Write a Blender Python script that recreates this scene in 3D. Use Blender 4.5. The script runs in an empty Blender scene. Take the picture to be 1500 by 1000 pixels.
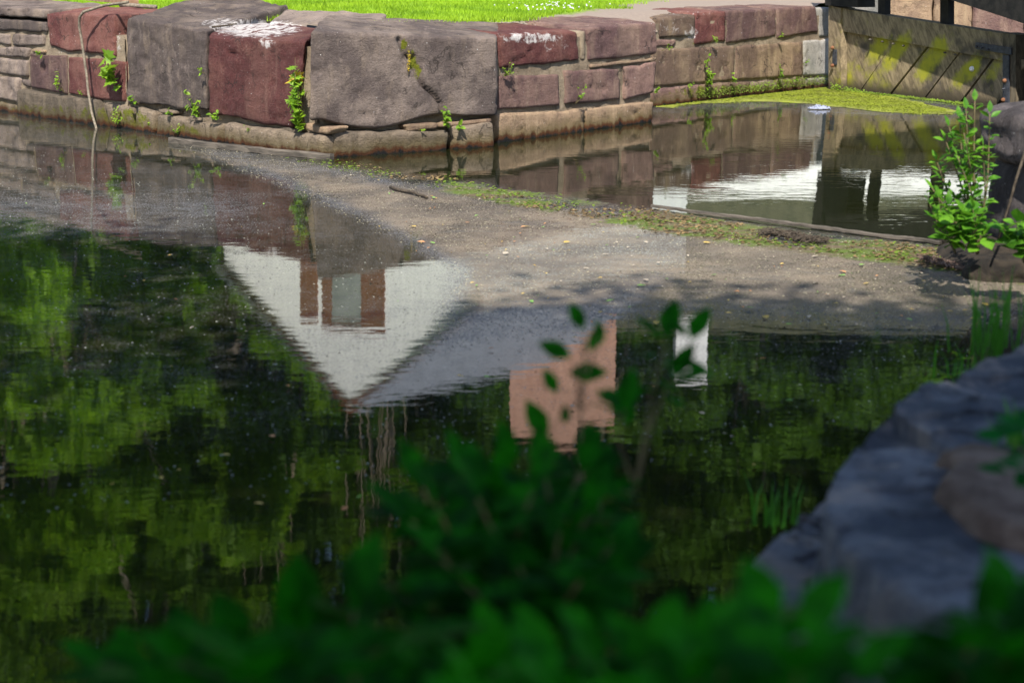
import bpy, math, random
import numpy as np
from mathutils import Vector
random.seed(7); rng = np.random.default_rng(11)
S = bpy.context.scene
COL = S.collection
R = math.radians

# ------------------------------------------------------------------ camera, sky, sun, exposure
F = 2379.0; PITCH = R(13.24); H = 1.8            # focal length in photo pixels (1500 wide), pitch, eye height over the water
cam = bpy.data.cameras.new('camera'); co = bpy.data.objects.new('camera', cam); COL.objects.link(co)
cam.sensor_width = 36; cam.lens = F / 1500 * 36; cam.clip_end = 2000; cam.clip_start = 0.05
co.location = (0, 0, H); co.rotation_euler = (math.pi/2 - PITCH, 0, 0)
cam.dof.use_dof = True; cam.dof.focus_distance = 15.5; cam.dof.aperture_fstop = 2.7
S.camera = co
SUN = Vector((-0.05, -0.64, 0.77)).normalized()
w = bpy.data.worlds.new('World'); S.world = w; w.use_nodes = True
nt = w.node_tree; sky = nt.nodes.new('ShaderNodeTexSky'); sky.sky_type = 'NISHITA'; sky.sun_disc = False
sky.sun_elevation = math.asin(SUN.z); sky.sun_rotation = math.atan2(SUN.x, SUN.y)
nt.nodes['Background'].inputs[1].default_value = 0.13
nt.links.new(sky.outputs[0], nt.nodes['Background'].inputs[0])
sl = bpy.data.lights.new('sun', 'SUN'); so = bpy.data.objects.new('sun', sl); COL.objects.link(so)
sl.energy = 5.0; sl.angle = R(0.5); sl.color = (1, 0.95, 0.86)
so.rotation_euler = SUN.to_track_quat('Z', 'Y').to_euler(); so.location = (0, -20, 30)
S.view_settings.view_transform = 'Standard'; S.view_settings.look = 'None'
S.view_settings.exposure = 0.85; S.view_settings.gamma = 1
S.cycles.max_bounces = 6

# ------------------------------------------------------------------ geometry helpers
cP, sP = math.cos(PITCH), math.sin(PITCH)
def ray(px, py):
    x = (px-750)/F; y = (500-py)/F
    return Vector((x, cP + y*sP, -sP + y*cP))
def W(px, py, z=0.0):
    d = ray(px, py); return Vector((0, 0, H)) + d*((z-H)/d.z)
def WY(px, py, Y):
    d = ray(px, py); return Vector((0, 0, H)) + d*(Y/d.y)
def proj(P):
    P = np.asarray(P, float); dx = P[:, 0]; dy = P[:, 1]; dz = P[:, 2]-H
    dep = dy*cP - dz*sP; up = dy*sP + dz*cP; dep = np.where(dep < .1, .1, dep)
    return 750 + F*dx/dep, 500 - F*up/dep
class Plane:                                       # a vertical plane through two ground points
    def __init__(s, a, b):
        s.p = a.copy(); s.t = (b-a); s.t.z = 0; s.t.normalize(); s.n = Vector((s.t.y, -s.t.x, 0))
        if s.n.dot(Vector((0, 0, H))-a) < 0: s.n = -s.n
    def at(s, px, py, mirror=False):
        d = ray(px, py); o = Vector((0, 0, H))
        if mirror: d = Vector((d.x, d.y, -d.z)); o = Vector((0, 0, -H))
        k = (s.p-o).dot(s.n)/d.dot(s.n); return o + d*k
def _h(i, j, k, seed):
    n = (i*374761393 + j*668265263 + k*2147483647 + seed*1274126177) & 0xffffffff
    n = ((n ^ (n >> 13))*1274126177) & 0xffffffff
    n = ((n ^ (n >> 16))*2246822519) & 0xffffffff
    return ((n ^ (n >> 15)) & 0xffffff)/float(0xffffff)
def vn(P, scale, seed=0):                         # value noise -1..1
    P = np.asarray(P, float)*np.asarray(scale); i = np.floor(P).astype(np.int64); f = P-i; f = f*f*(3-2*f)
    r = 0
    for a in (0, 1):
        for b in (0, 1):
            for c in (0, 1):
                wgt = (f[:, 0] if a else 1-f[:, 0])*(f[:, 1] if b else 1-f[:, 1])*(f[:, 2] if c else 1-f[:, 2])
                r = r + wgt*_h(i[:, 0]+a, i[:, 1]+b, i[:, 2]+c, seed)
    return r*2-1
def fbm(P, scale, seed=0, oct=3):
    r = 0; a = 1; s = np.asarray(scale, float)
    for o in range(oct): r = r + a*vn(P, s, seed+o*17); a *= .5; s = s*2.1
    return r
def sstep(a, b, x): t = np.clip((x-a)/(b-a), 0, 1); return t*t*(3-2*t)
def inpoly(px, py, poly):
    ins = np.zeros(len(px), bool); n = len(poly)
    for i in range(n):
        x1, y1 = poly[i]; x2, y2 = poly[(i+1) % n]
        c = ((y1 > py) != (y2 > py)) & (px < (x2-x1)*(py-y1)/((y2-y1) or 1e-9)+x1); ins ^= c
    return ins
def dpoly(px, py, poly, closed=True):             # distance to outline
    d = np.full(len(px), 1e9); n = len(poly)
    for i in range(n if closed else n-1):
        x1, y1 = poly[i]; x2, y2 = poly[(i+1) % n]; L = (x2-x1)**2+(y2-y1)**2 or 1e-9
        t = np.clip(((px-x1)*(x2-x1)+(py-y1)*(y2-y1))/L, 0, 1)
        d = np.minimum(d, np.hypot(px-x1-t*(x2-x1), py-y1-t*(y2-y1)))
    return d
def sdf(px, py, poly): d = dpoly(px, py, poly); return np.where(inpoly(px, py, poly), d, -d)

def mesh(name, V, Fc, mat, parent=None, attrs=None, smooth=False, origin=None):
    V = np.asarray(V, float).reshape(-1, 3)
    org = np.array(parent.location if parent is not None and parent.type == 'EMPTY' else (origin if origin is not None else (0, 0, 0)), float)
    if parent is not None and parent.type != 'EMPTY': org = np.array(parent['_org'])
    me = bpy.data.meshes.new(name)
    me.from_pydata((V-org).tolist() if len(V) < 3000 else (V-org), [], Fc)
    if attrs:
        for k, a in attrs.items():
            at = me.attributes.new(k, 'FLOAT', 'POINT'); at.data.foreach_set('value', np.asarray(a, np.float32))
    if smooth: me.polygons.foreach_set('use_smooth', np.ones(len(me.polygons), bool))
    me.update()
    o = bpy.data.objects.new(name, me); COL.objects.link(o)
    if mat: me.materials.append(mat)
    if parent is not None: o.parent = parent
    else: o.location = org.tolist()
    o['_org'] = org.tolist()
    return o
def tag(o, label=None, cat=None, group=None, kind=None):
    if label: o['label'] = label
    if cat: o['category'] = cat
    if group: o['group'] = group
    if kind: o['kind'] = kind
    return o
def thing(name, loc, label, cat, group=None):
    o = bpy.data.objects.new(name, None); COL.objects.link(o); o.location = Vector(loc); o.empty_display_size = .2
    return tag(o, label, cat, group)
class MB:                                          # collects shapes into one mesh
    def __init__(s): s.v = []; s.f = []; s.n = 0
    def add(s, V, Fc):
        V = [tuple(v) for v in V]; s.f += [tuple(i+s.n for i in f) for f in Fc]; s.v += V; s.n += len(V); return s
    def box(s, c, ax, ay, az):                    # centre and three half vectors
        c = Vector(c); V = [c+i*ax+j*ay+k*az for i in (-1, 1) for j in (-1, 1) for k in (-1, 1)]
        return s.add(V, [(0, 1, 3, 2), (4, 6, 7, 5), (0, 4, 5, 1), (2, 3, 7, 6), (0, 2, 6, 4), (1, 5, 7, 3)])
    def prism(s, poly, off):                      # polygon extruded by a vector
        n = len(poly); V = [Vector(p) for p in poly]+[Vector(p)+off for p in poly]
        return s.add(V, [tuple(range(n)), tuple(range(2*n-1, n-1, -1))]+[(i, i+n, (i+1) % n+n, (i+1) % n) for i in range(n)])
    def tube(s, pts, r0, r1=None, k=6):
        pts = [Vector(p) for p in pts]; r1 = r0 if r1 is None else r1; V = []; n = len(pts)
        for i, p in enumerate(pts):
            d = (pts[min(i+1, n-1)]-pts[max(i-1, 0)]).normalized(); a = d.orthogonal().normalized(); b = d.cross(a)
            if i: 
                a = pa - d*pa.dot(d); a.normalize(); b = d.cross(a)
            pa = a; r = r0+(r1-r0)*i/(n-1)
            V += [p+(a*math.cos(6.2832*j/k)+b*math.sin(6.2832*j/k))*r for j in range(k)]
        Fc = [(i*k+j, i*k+(j+1) % k, (i+1)*k+(j+1) % k, (i+1)*k+j) for i in range(n-1) for j in range(k)]
        return s.add(V, Fc+[tuple(range(k))[::-1], tuple(range((n-1)*k, n*k))])
    def build(s, name, mat, parent=None, smooth=False, origin=None): return mesh(name, s.v, s.f, mat, parent, None, smooth, origin)
def wob(pts, amp, seed=0):
    r = random.Random(seed); return [Vector(p)+Vector((r.uniform(-1, 1), r.uniform(-1, 1), r.uniform(-1, 1)))*amp for p in pts]
def lerp_pts(pts, n):
    pts = [Vector(p) for p in pts]; L = [0]
    for a, b in zip(pts, pts[1:]): L.append(L[-1]+(b-a).length)
    out = []
    for i in range(n):
        s = L[-1]*i/(n-1); j = max(k for k in range(len(L)) if L[k] <= s+1e-9); j = min(j, len(pts)-2)
        out.append(pts[j].lerp(pts[j+1], (s-L[j])/max(L[j+1]-L[j], 1e-9)))
    return out

# ------------------------------------------------------------------ material helpers
def newmat(name):
    m = bpy.data.materials.new(name); m.use_nodes = True; t = m.node_tree; b = t.nodes['Principled BSDF']; return m, t, b
class N:
    def __init__(s, t): s.t = t
    def _in(s, nd, i, v):
        if hasattr(v, 'node') or isinstance(v, bpy.types.NodeSocket): s.t.links.new(v, nd.inputs[i])
        else:
            if isinstance(v, tuple) and len(v) == 3 and len(nd.inputs[i].default_value) == 4: v = v+(1,)
            nd.inputs[i].default_value = v
    def pos(s): return s.t.nodes.new('ShaderNodeNewGeometry').outputs['Position']
    def obj(s): return s.t.nodes.new('ShaderNodeTexCoord').outputs['Object']
    def rand(s): return s.t.nodes.new('ShaderNodeObjectInfo').outputs['Random']
    def attr(s, n): a = s.t.nodes.new('ShaderNodeAttribute'); a.attribute_name = n; return a.outputs['Fac']
    def z(s, v, i=2): a = s.t.nodes.new('ShaderNodeSeparateXYZ'); s._in(a, 0, v); return a.outputs[i]
    def scale(s, v, sc): a = s.t.nodes.new('ShaderNodeMapping'); s._in(a, 0, v); a.inputs['Scale'].default_value = sc; return a.outputs[0]
    def noise(s, v, sc, det=3, ro=.55, dist=0):
        a = s.t.nodes.new('ShaderNodeTexNoise'); s._in(a, 'Vector', v); a.inputs['Scale'].default_value = sc
        a.inputs['Detail'].default_value = det; a.inputs['Roughness'].default_value = ro; a.inputs['Distortion'].default_value = dist
        return a.outputs['Fac']
    def voro(s, v, sc, out='Distance', feat='F1'):
        a = s.t.nodes.new('ShaderNodeTexVoronoi'); a.feature = feat; s._in(a, 'Vector', v); a.inputs['Scale'].default_value = sc; return a.outputs[out]
    def m(s, op, a, b=0.0, c=None, clamp=False):
        n = s.t.nodes.new('ShaderNodeMath'); n.operation = op; n.use_clamp = clamp; s._in(n, 0, a); s._in(n, 1, b)
        if c is not None: s._in(n, 2, c)
        return n.outputs[0]
    def rng(s, v, a, b, c=0.0, d=1.0, smooth=True):
        n = s.t.nodes.new('ShaderNodeMapRange'); n.interpolation_type = 'SMOOTHSTEP' if smooth else 'LINEAR'
        for i, x in enumerate((v, a, b, c, d)): s._in(n, i, x)
        return n.outputs[0]
    def mix(s, f, a, b, mode='MIX'):
        n = s.t.nodes.new('ShaderNodeMix'); n.data_type = 'RGBA'; n.blend_type = mode; n.clamp_result = False
        s._in(n, 0, f); s._in(n, 6, a); s._in(n, 7, b); return n.outputs[2]
    def bump(s, h, strength=1.0, dist=.01, nrm=None):
        n = s.t.nodes.new('ShaderNodeBump'); n.inputs['Strength'].default_value = strength; n.inputs['Distance'].default_value = dist
        s._in(n, 'Height', h)
        if nrm is not None: s._in(n, 'Normal', nrm)
        return n.outputs[0]

def stone_mat(name, c1, c2, streak=(.30, .25, .19), algae=.0, bedding=.5, bump=1.0, wet=True, streakamt=.5):
    m, t, b = newmat(name); n = N(t); P = n.pos(); r = n.rand()
    big = n.noise(P, 2.3, 4, .6); fine = n.noise(P, 48, 6, .8); mid = n.noise(P, 9, 5, .65, .4)
    col = n.mix(n.rng(n.m('ADD', big, n.m('MULTIPLY', n.m('SUBTRACT', r, .5), .25)), .38, .62), c1, c2)
    bed = n.noise(n.scale(P, (2.5, 2.5, 40)), 1.6, 5, .7, .8)
    wear = n.noise(n.scale(P, (1, 1, .55)), 4.2, 6, .7, .6)
    col = n.mix(n.m('MULTIPLY', n.rng(bed, .48, .66), bedding*.45), col, tuple(x*.5 for x in c1))
    col = n.mix(n.rng(wear, .50, .66, 0, .38), col, tuple(x*.5 for x in c1)); col = n.mix(n.rng(wear, .42, .30, 0, .45), col, tuple(min(1, x*1.45) for x in c2))
    col = n.mix(n.rng(mid, .25, .48, .55, 0), col, tuple(x*.35 for x in c1))
    st = n.noise(n.scale(P, (9, 9, .9)), 1, 4, .65, .2)
    col = n.mix(n.m('MULTIPLY', n.m('MULTIPLY', n.rng(st, .52, .68), n.rng(big, .4, .6)), streakamt), col, streak)
    col = n.mix(n.rng(fine, .53, .66, 0, .2), col, (.36, .32, .29))
    col = n.mix(n.rng(fine, .46, .36, 0, .6), col, tuple(x*.3 for x in c2))
    tb_ = n.noise(n.scale(P, (2.4, 2.4, .7)), 1.3, 5, .6, .5); col = n.mix(n.m('MULTIPLY', n.rng(tb_, .50, .62), .55*streakamt), col, streak)
    sp = n.voro(P, 17); col = n.mix(n.m('MULTIPLY', n.rng(sp, .1, .05), n.rng(n.noise(P, 2.2, 2), .5, .62)), col, (.62, .62, .62))
    vv_ = t.nodes.new('ShaderNodeTexVoronoi'); vv_.feature = 'DISTANCE_TO_EDGE'; vv_.inputs['Scale'].default_value = 1.5
    wp_ = t.nodes.new('ShaderNodeVectorMath'); wp_.operation = 'ADD'; nz_ = t.nodes.new('ShaderNodeTexNoise'); nz_.inputs['Scale'].default_value = 5; nz_.inputs['Detail'].default_value = 4
    t.links.new(P, nz_.inputs['Vector']); t.links.new(P, wp_.inputs[0]); sc_ = t.nodes.new('ShaderNodeVectorMath'); sc_.operation = 'SCALE'; sc_.inputs['Scale'].default_value = .55; t.links.new(nz_.outputs['Color'], sc_.inputs[0]); t.links.new(sc_.outputs[0], wp_.inputs[1]); t.links.new(wp_.outputs[0], vv_.inputs['Vector'])
    frac = n.m('MULTIPLY', n.rng(vv_.outputs['Distance'], .022, .004), n.rng(n.noise(P, 2.0, 2), .50, .60)); col = n.mix(n.m('MULTIPLY', frac, .7), col, (.025, .02, .018))
    # white bloom and moss where the stone carries them
    wn = n.m('ADD', n.attr('stain'), n.m('MULTIPLY', n.m('SUBTRACT', n.noise(P, 13, 6, .72, .5), .5), 3.0))
    col = n.mix(n.rng(wn, .58, 1.15, 0, .95), col, n.mix(n.noise(P, 30, 4), (.5, .46, .45), (.75, .73, .72)))
    mo = n.m('ADD', n.attr('moss'), n.m('MULTIPLY', n.m('SUBTRACT', n.noise(P, 11, 5, .7), .5), 2.4))
    col = n.mix(n.rng(mo, .5, .9), col, n.mix(n.noise(P, 30, 3), (.045, .055, .006), (.20, .22, .015)))
    if wet:
        z = n.m('ADD', n.z(P), n.m('MULTIPLY', n.m('SUBTRACT', n.noise(n.scale(P, (3, 3, 1)), 3, 4), .5), .16))
        col = n.mix(n.rng(z, .2, .04, 0, .75), col, (.085, .065, .022))
        col = n.mix(n.rng(z, .075, .03), col, (.06, .022, .007))
        col = n.mix(n.rng(z, .03, .0), col, (.008, .008, .008))
    s_ = [n.z(P, 2)]
    t.links.new(col, b.inputs['Base Color']); col = n.mix(1.0, col, n.mix(r, (.84, .82, .80), (1.36, 1.32, 1.27)), 'MULTIPLY')
    t.links.new(col, b.inputs['Base Color']); b.inputs['Roughness'].default_value = .88; b.inputs['Specular IOR Level'].default_value = .25
    pit = n.rng(n.voro(P, 21), .10, .24, 0, .10)
    hgt = n.m('ADD', n.m('ADD', pit, n.m('MULTIPLY', mid, .9)), n.m('ADD', n.m('MULTIPLY', fine, .95), n.m('MULTIPLY', bed, .28*bedding)))
    t.links.new(n.bump(hgt, 1, .026*bump), b.inputs['Normal'])
    return m
M = {}
M['red'] = stone_mat('red_sandstone', (.105, .034, .033), (.175, .075, .062), (.24, .14, .11), streakamt=.35, bedding=.35, bump=1.0)
M['grey'] = stone_mat('grey_sandstone', (.098, .077, .072), (.20, .16, .14), (.27, .21, .16), bedding=.55, bump=1.0)
M['brown'] = stone_mat('brown_sandstone', (.15, .10, .075), (.27, .19, .125), (.36, .27, .17), streakamt=.6, bedding=.4)
M['mauve'] = stone_mat('mauve_sandstone', (.105, .060, .060), (.19, .118, .10), (.28, .2, .15), streakamt=.5, bedding=.3)
M['base'] = stone_mat('tan_ledge_stone', (.13, .105, .08), (.23, .18, .135), (.30, .24, .17), bedding=.9, bump=1.4)
M['pale'] = stone_mat('pale_limewashed_stone', (.17, .17, .16), (.26, .25, .235), (.3, .28, .24), streakamt=.5, bedding=.2, bump=.6)
M['mortar'] = stone_mat('sandy_mortar', (.20, .155, .11), (.31, .25, .18), (.3, .24, .17), bedding=.2, bump=1.6, wet=True)
M['fore'] = stone_mat('blue_grey_coping_stone', (.105, .128, .18), (.34, .365, .44), (.58, .50, .47), bedding=.6, bump=2.6, wet=False, streakamt=.8)
M['boulder'] = stone_mat('purple_grey_boulder', (.075, .065, .068), (.18, .155, .155), (.24, .21, .21), bedding=.3, bump=1.5, wet=False)

def simple(name, c1, c2, sc=8, rough=.8, bump=0.0, spec=.3, stretch=None, coord='pos'):
    m, t, b = newmat(name); n = N(t); P = n.pos() if coord == 'pos' else n.obj()
    if stretch: P = n.scale(P, stretch)
    f = n.noise(P, sc, 5, .65, .3); t.links.new(n.mix(n.rng(f, .35, .65), c1, c2), b.inputs['Base Color'])
    b.inputs['Roughness'].default_value = rough; b.inputs['Specular IOR Level'].default_value = spec
    if bump: t.links.new(n.bump(f, 1, bump), b.inputs['Normal'])
    return m
def leafmat(name, c1, c2, sc=2.0, trans=.35, rough=.5, fine=40, spec=.3):
    m, t, b = newmat(name); n = N(t); P = n.pos()
    f = n.m('ADD', n.m('MULTIPLY', n.noise(P, sc, 3), .6), n.m('MULTIPLY', n.noise(P, fine, 1), .4))
    f = n.m('ADD', f, n.m('MULTIPLY', n.m('SUBTRACT', n.rand(), .5), .12))
    col = n.mix(n.rng(f, .38, .62), c1, c2)
    t.links.new(col, b.inputs['Base Color']); b.inputs['Roughness'].default_value = rough; b.inputs['Specular IOR Level'].default_value = spec
    tr = t.nodes.new('ShaderNodeBsdfTranslucent'); t.links.new(n.mix(.5, col, tuple(min(1, x*1.6) for x in c2)), tr.inputs[0])
    mx = t.nodes.new('ShaderNodeMixShader'); mx.inputs[0].default_value = trans
    t.links.new(b.outputs[0], mx.inputs[1]); t.links.new(tr.outputs[0], mx.inputs[2])
    t.links.new(mx.outputs[0], t.nodes['Material Output'].inputs['Surface']); return m
M['leaf'] = leafmat('fresh_weed_leaf', (.10, .20, .012), (.22, .36, .02), 6)
M['leaf_y'] = leafmat('yellowing_leaf', (.35, .30, .02), (.5, .33, .03), 6)
M['sap'] = leafmat('sapling_leaf', (.05, .16, .010), (.13, .30, .018), 8)
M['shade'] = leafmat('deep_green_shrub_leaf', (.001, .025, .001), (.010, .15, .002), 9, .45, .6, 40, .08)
M['shadelit'] = leafmat('lit_green_shrub_leaf', (.001, .035, .001), (.018, .24, .003), 9, .45, .6, 40, .1)  # brighter copy of the shrub leaf, being lit is put into its colour
M['shade2'] = leafmat('blue_green_shrub_leaf', (.004, .08, .006), (.008, .14, .02), 5, .35, .5, 40, .12)
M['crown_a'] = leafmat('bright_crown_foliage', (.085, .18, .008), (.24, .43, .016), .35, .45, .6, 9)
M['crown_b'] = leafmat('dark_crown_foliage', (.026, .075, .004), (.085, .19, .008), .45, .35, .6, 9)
M['grass'] = leafmat('lawn_grass_blade', (.14, .26, .012), (.32, .50, .02), 1.3, .4, .6, 30)
M['grass_dk'] = leafmat('shade_grass_blade', (.04, .15, .01), (.08, .28, .02), 3, .4, .5)
M['bark'] = simple('tree_bark', (.12, .09, .065), (.30, .25, .20), 6, .9, .02, stretch=(1, 1, .2))
M['stem'] = simple('weed_stem', (.08, .06, .03), (.16, .13, .06), 20)
M['twig'] = simple('dark_twig_bark', (.03, .022, .016), (.09, .07, .05), 30, .85, .004)
M['soil'] = simple('damp_bank_soil', (.010, .008, .006), (.032, .024, .016), 7, .95, .03)
M['dirt'] = simple('brown_dirt_patch', (.085, .055, .042), (.17, .12, .095), 9, .95, .01)
M['wood'] = simple('weathered_gate_timber', (.055, .045, .030), (.15, .12, .08), 14, .85, .006, stretch=(1, 1, .35))
M['boom'] = simple('grey_floating_timber', (.05, .042, .034), (.12, .10, .08), 9, .85, .006, stretch=(.4, .4, 3))
M['plank'] = simple('orange_brown_plank', (.22, .12, .07), (.36, .22, .14), 9, .7, .003)
M['black'] = simple('tarred_black_timber', (.006, .006, .006), (.02, .018, .016), 8, .7, .004)
M['iron'] = simple('dark_iron', (.02, .022, .03), (.05, .055, .07), 20, .5, .002, .5)
M['rust'] = simple('rusty_iron', (.12, .045, .02), (.22, .10, .05), 30, .8, .002)
M['vine'] = simple('grey_vine_bark', (.12, .10, .075), (.24, .20, .15), 30, .85, .003)

# ------------------------------------------------------------------ water: scum and weed follow real drifts on the surface
BOOM = [(230, 206), (480, 231), (700, 266), (930, 301), (1150, 330), (1375, 357), (1520, 392)]
FILM = [(255, 212), (480, 236), (700, 272), (930, 306), (1150, 335), (1375, 362), (1620, 400), (1620, 478), (1350, 486), (1050, 474), (900, 486), (740, 500), (650, 520), (590, 545), (630, 470), (660, 400), (560, 345), (440, 290), (330, 245)]
WEED = [(380, 222), (480, 232), (700, 268), (930, 303), (1150, 334), (1375, 362), (1620, 402), (1620, 440), (1440, 408), (1290, 384), (1120, 362), (960, 341), (840, 320), (720, 296), (600, 272), (480, 248)]
MAT = [(957, 156), (1040, 143), (1107, 134), (1219, 124), (1300, 140), (1400, 162), (1392, 168), (1330, 167), (1250, 160), (1180, 152), (1110, 149), (1030, 151), (985, 158)]
def scum_fields(V):
    px, py = proj(V); wb = fbm(V, 1.1, 5, 3)
    s = sdf(px+wb*14, py+wb*(7+16*sstep(420, 470, py)), FILM)
    film = sstep(-26-30*sstep(400, 480, py), 34+45*sstep(400, 480, py), s)*.84
    left = sstep(700, 250, px)*sstep(190, 330, py)*np.maximum(sstep(430, 290, py)*.60, sstep(640, 380, py)*.26)
    mid = sstep(760, 520, py)*.20 + .10
    d = np.maximum(film, np.maximum(left, mid))
    poolpoly = [(440, 236)]+BOOM[2:]+[(1700, 380), (1700, 40), (440, 40)]
    sp = sstep(-3, 4, sdf(px, py, poolpoly))
    far = sstep(30, 0, -sdf(px, py, MAT))*.5
    d = d*(1-sp) + sp*np.maximum(.05, far)
    wd = sstep(-7, 7, sdf(px+wb*16, py+wb*4, WEED)) * (1-sp)
    wd = wd*(0.30+.70*sstep(-.4, .4, fbm(V, 1.6, 9, 3)))
    return np.clip(d, 0, 1), np.clip(wd, 0, 1), sp
xs = np.arange(-14, 16.01, .12); ys = np.arange(1, 30.01, .12)
X, Y = np.meshgrid(xs, ys); V = np.stack([X.ravel(), Y.ravel(), np.zeros(X.size)], 1); nx, ny = len(xs), len(ys)
idx = np.arange(nx*ny).reshape(ny, nx)
Q = np.stack([idx[:-1, :-1].ravel(), idx[:-1, 1:].ravel(), idx[1:, 1:].ravel(), idx[1:, :-1].ravel()], 1)
film, weed, pool = scum_fields(V)
m, t, b = newmat('murky_canal_water'); n = N(t); P = n.pos()
b.inputs['Base Color'].default_value = (.010, .012, .004, 1); b.inputs['Roughness'].default_value = .015; b.inputs['IOR'].default_value = 1.45
rip = n.noise(n.scale(P, (1.0, 2.2, 1)), 5, 3, .55, .2); rip2 = n.noise(n.scale(P, (1.2, 3.5, 1)), 2.2, 2, .5)
amp = n.m('ADD', .15, n.m('MULTIPLY', n.attr('pool'), n.rng(n.noise(P, .9, 2), .47, .62, .0, .30)))
hgt = n.m('MULTIPLY', n.m('ADD', rip, n.m('MULTIPLY', rip2, 1.0)), amp)
t.links.new(n.bump(hgt, 1, .0022), b.inputs['Normal'])
fb = t.nodes.new('ShaderNodeBsdfPrincipled'); fb.inputs['Roughness'].default_value = .7; fb.inputs['Specular IOR Level'].default_value = .25
grain = n.m('ADD', n.m('MULTIPLY', n.noise(n.scale(P, (1, .5, 1)), 75, 2, .7), .6), n.m('ADD', n.m('MULTIPLY', n.noise(P, 9, 3, .6), .22), n.m('MULTIPLY', n.noise(P, 1.6, 3), .18)))
dens = n.attr('scum'); thr = n.m('SUBTRACT', .63, n.m('MULTIPLY', dens, .26))
fac = n.m('MULTIPLY', n.rng(n.m('SUBTRACT', grain, thr), -.09, .13), n.rng(dens, 0, .65, .12, .93))
fcol = n.mix(n.rng(n.noise(P, 1.2, 5, .6), .35, .65), (.088, .072, .060), (.195, .155, .115))
fcol = n.mix(n.rng(n.noise(P, 60, 3, .7), .52, .75), fcol, (.23, .20, .155))
wf = n.m('ADD', n.attr('weed'), n.m('MULTIPLY', n.m('SUBTRACT', n.noise(P, 16, 5, .72), .5), 1.9))
wcol = n.mix(n.rng(n.noise(n.scale(P, (.6, 1.4, 1)), 2.6, 5, .7), .44, .56), (.115, .088, .052), (.085, .12, .02))
fcol = n.mix(n.rng(dens, .84, .60, 0, .7), fcol, (.10, .105, .12)); sw = n.rng(n.noise(n.scale(P, (.8, 1.5, 1)), 1.9, 6, .7, 1.6), .5, .7, 0, .5); fcol = n.mix(sw, fcol, (.085, .085, .085)); fcol = n.mix(n.rng(wf, .35, .75), fcol, wcol)
fac = n.m('MAXIMUM', fac, n.rng(wf, .35, .7, 0, .97))
t.links.new(fcol, fb.inputs['Base Color']); t.links.new(n.bump(grain, .6, .006), fb.inputs['Normal'])
mx = t.nodes.new('ShaderNodeMixShader'); t.links.new(fac, mx.inputs[0]); t.links.new(b.outputs[0], mx.inputs[1]); t.links.new(fb.outputs[0], mx.inputs[2])
t.links.new(mx.outputs[0], t.nodes['Material Output'].inputs['Surface'])
tag(mesh('canal_water', V, Q, m, attrs={'scum': film, 'weed': weed, 'pool': pool}), 'murky still canal water carrying drifts of grey pollen scum', kind='structure')

# ------------------------------------------------------------------ wall planes (ground points read off the photograph)
PA = Plane(W(0, 163), W(480, 231)); PB = Plane(W(480, 231), W(727, 214)); PC = Plane(W(727, 210), W(957, 178)); PD = Plane(W(957, 157), W(1219, 127))
TOPZ = 1.16
# ------------------------------------------------------------------ ground
bed = MB(); bed.add([(-600, -200, -1.2), (600, -200, -1.2), (600, 1200, -1.2), (-600, 1200, -1.2)], [(0, 1, 2, 3)])
tag(bed.build('canal_bed', M['soil']), 'muddy canal bed and surrounding ground', kind='structure')
gm, t, b = newmat('lawn_ground'); n = N(t); P = n.pos()
g = n.mix(n.rng(n.noise(P, 14, 5, .7), .4, .6), (.09, .15, .012), (.20, .26, .03))
e = n.rng(n.m('ADD', n.attr('edge'), n.m('MULTIPLY', n.m('SUBTRACT', n.noise(P, 5, 4), .5), .8)), .35, .6)
t.links.new(n.mix(e, g, n.mix(n.noise(P, 20, 4), (.17, .13, .105), (.27, .215, .17))), b.inputs['Base Color']); b.inputs['Roughness'].default_value = .95
def bank_pt(Pl, px, back):                        # point behind the wall's face
    q = Pl.at(px, 150); return Vector((q.x, q.y, 0)) - Pl.n*back
PAL = lambda L: Vector((PA.p.x, PA.p.y, 0))-PA.t*L-PA.n*.3
edge = [PAL(40), PAL(12), bank_pt(PA, 0, .32), bank_pt(PA, 120, .4), bank_pt(PA, 250, 1.0), bank_pt(PA, 400, 1.75), bank_pt(PB, 520, 1.1), bank_pt(PB, 640, .7), bank_pt(PC, 800, .55), bank_pt(PC, 950, .6), bank_pt(PD, 1080, .55), bank_pt(PD, 1219, .45)]
farL = [Vector((-160, 110, 0)), Vector((-80, 60, 0)), Vector((-30, 60, 0)), Vector((-18, 60, 0)), Vector((-12, 60, 0)), Vector((-8, 60, 0)), Vector((-4, 60, 0)), Vector((0, 60, 0)), Vector((6, 60, 0)), Vector((12, 60, 0)), Vector((18, 60, 0)), Vector((26, 60, 0))]
gv = []; ge = []; rows = [0, .002, .005, .01, .015, .02, .03, .04, .05, .07, .09, .11, .16, .25, .4, .6, .8, 1]
for r in rows:
    for a, c in zip(edge, farL):
        p = a.lerp(c, r); d = float(dpoly(np.array([p.x]), np.array([p.y]), [(e_.x, e_.y) for e_ in edge], False)[0])
        p.z = 1.14 + .10*min(1, d/3) + .25*min(1, d/30); p.z -= .22*max(0, 1-d/.25); gv.append(p); ge.append(0)
k = len(edge)
gf = [(i*k+j, i*k+j+1, (i+1)*k+j+1, (i+1)*k+j) for i in range(len(rows)-1) for j in range(k-1)]
nb = len(gv)
gv += [Vector((-900, 60, 1.5)), Vector((900, 60, 1.5)), Vector((900, 1500, 1.5)), Vector((-900, 1500, 1.5))]; ge += [0]*4; gf.append((nb, nb+1, nb+2, nb+3))
GCX = [-3000, 0, 100, 180, 300, 445, 470, 700, 760, 860, 990, 1200, 3000]; GCY = [-20, 0, 7, 14, 20, 32, 35, 33, 27, 12, -1, -14, -60]
def grassy(P):                                    # how far a lawn point lies inside the grass, in photo pixels of the edge curve
    px, py = proj(P); return np.interp(px, GCX, GCY)-py
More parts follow.
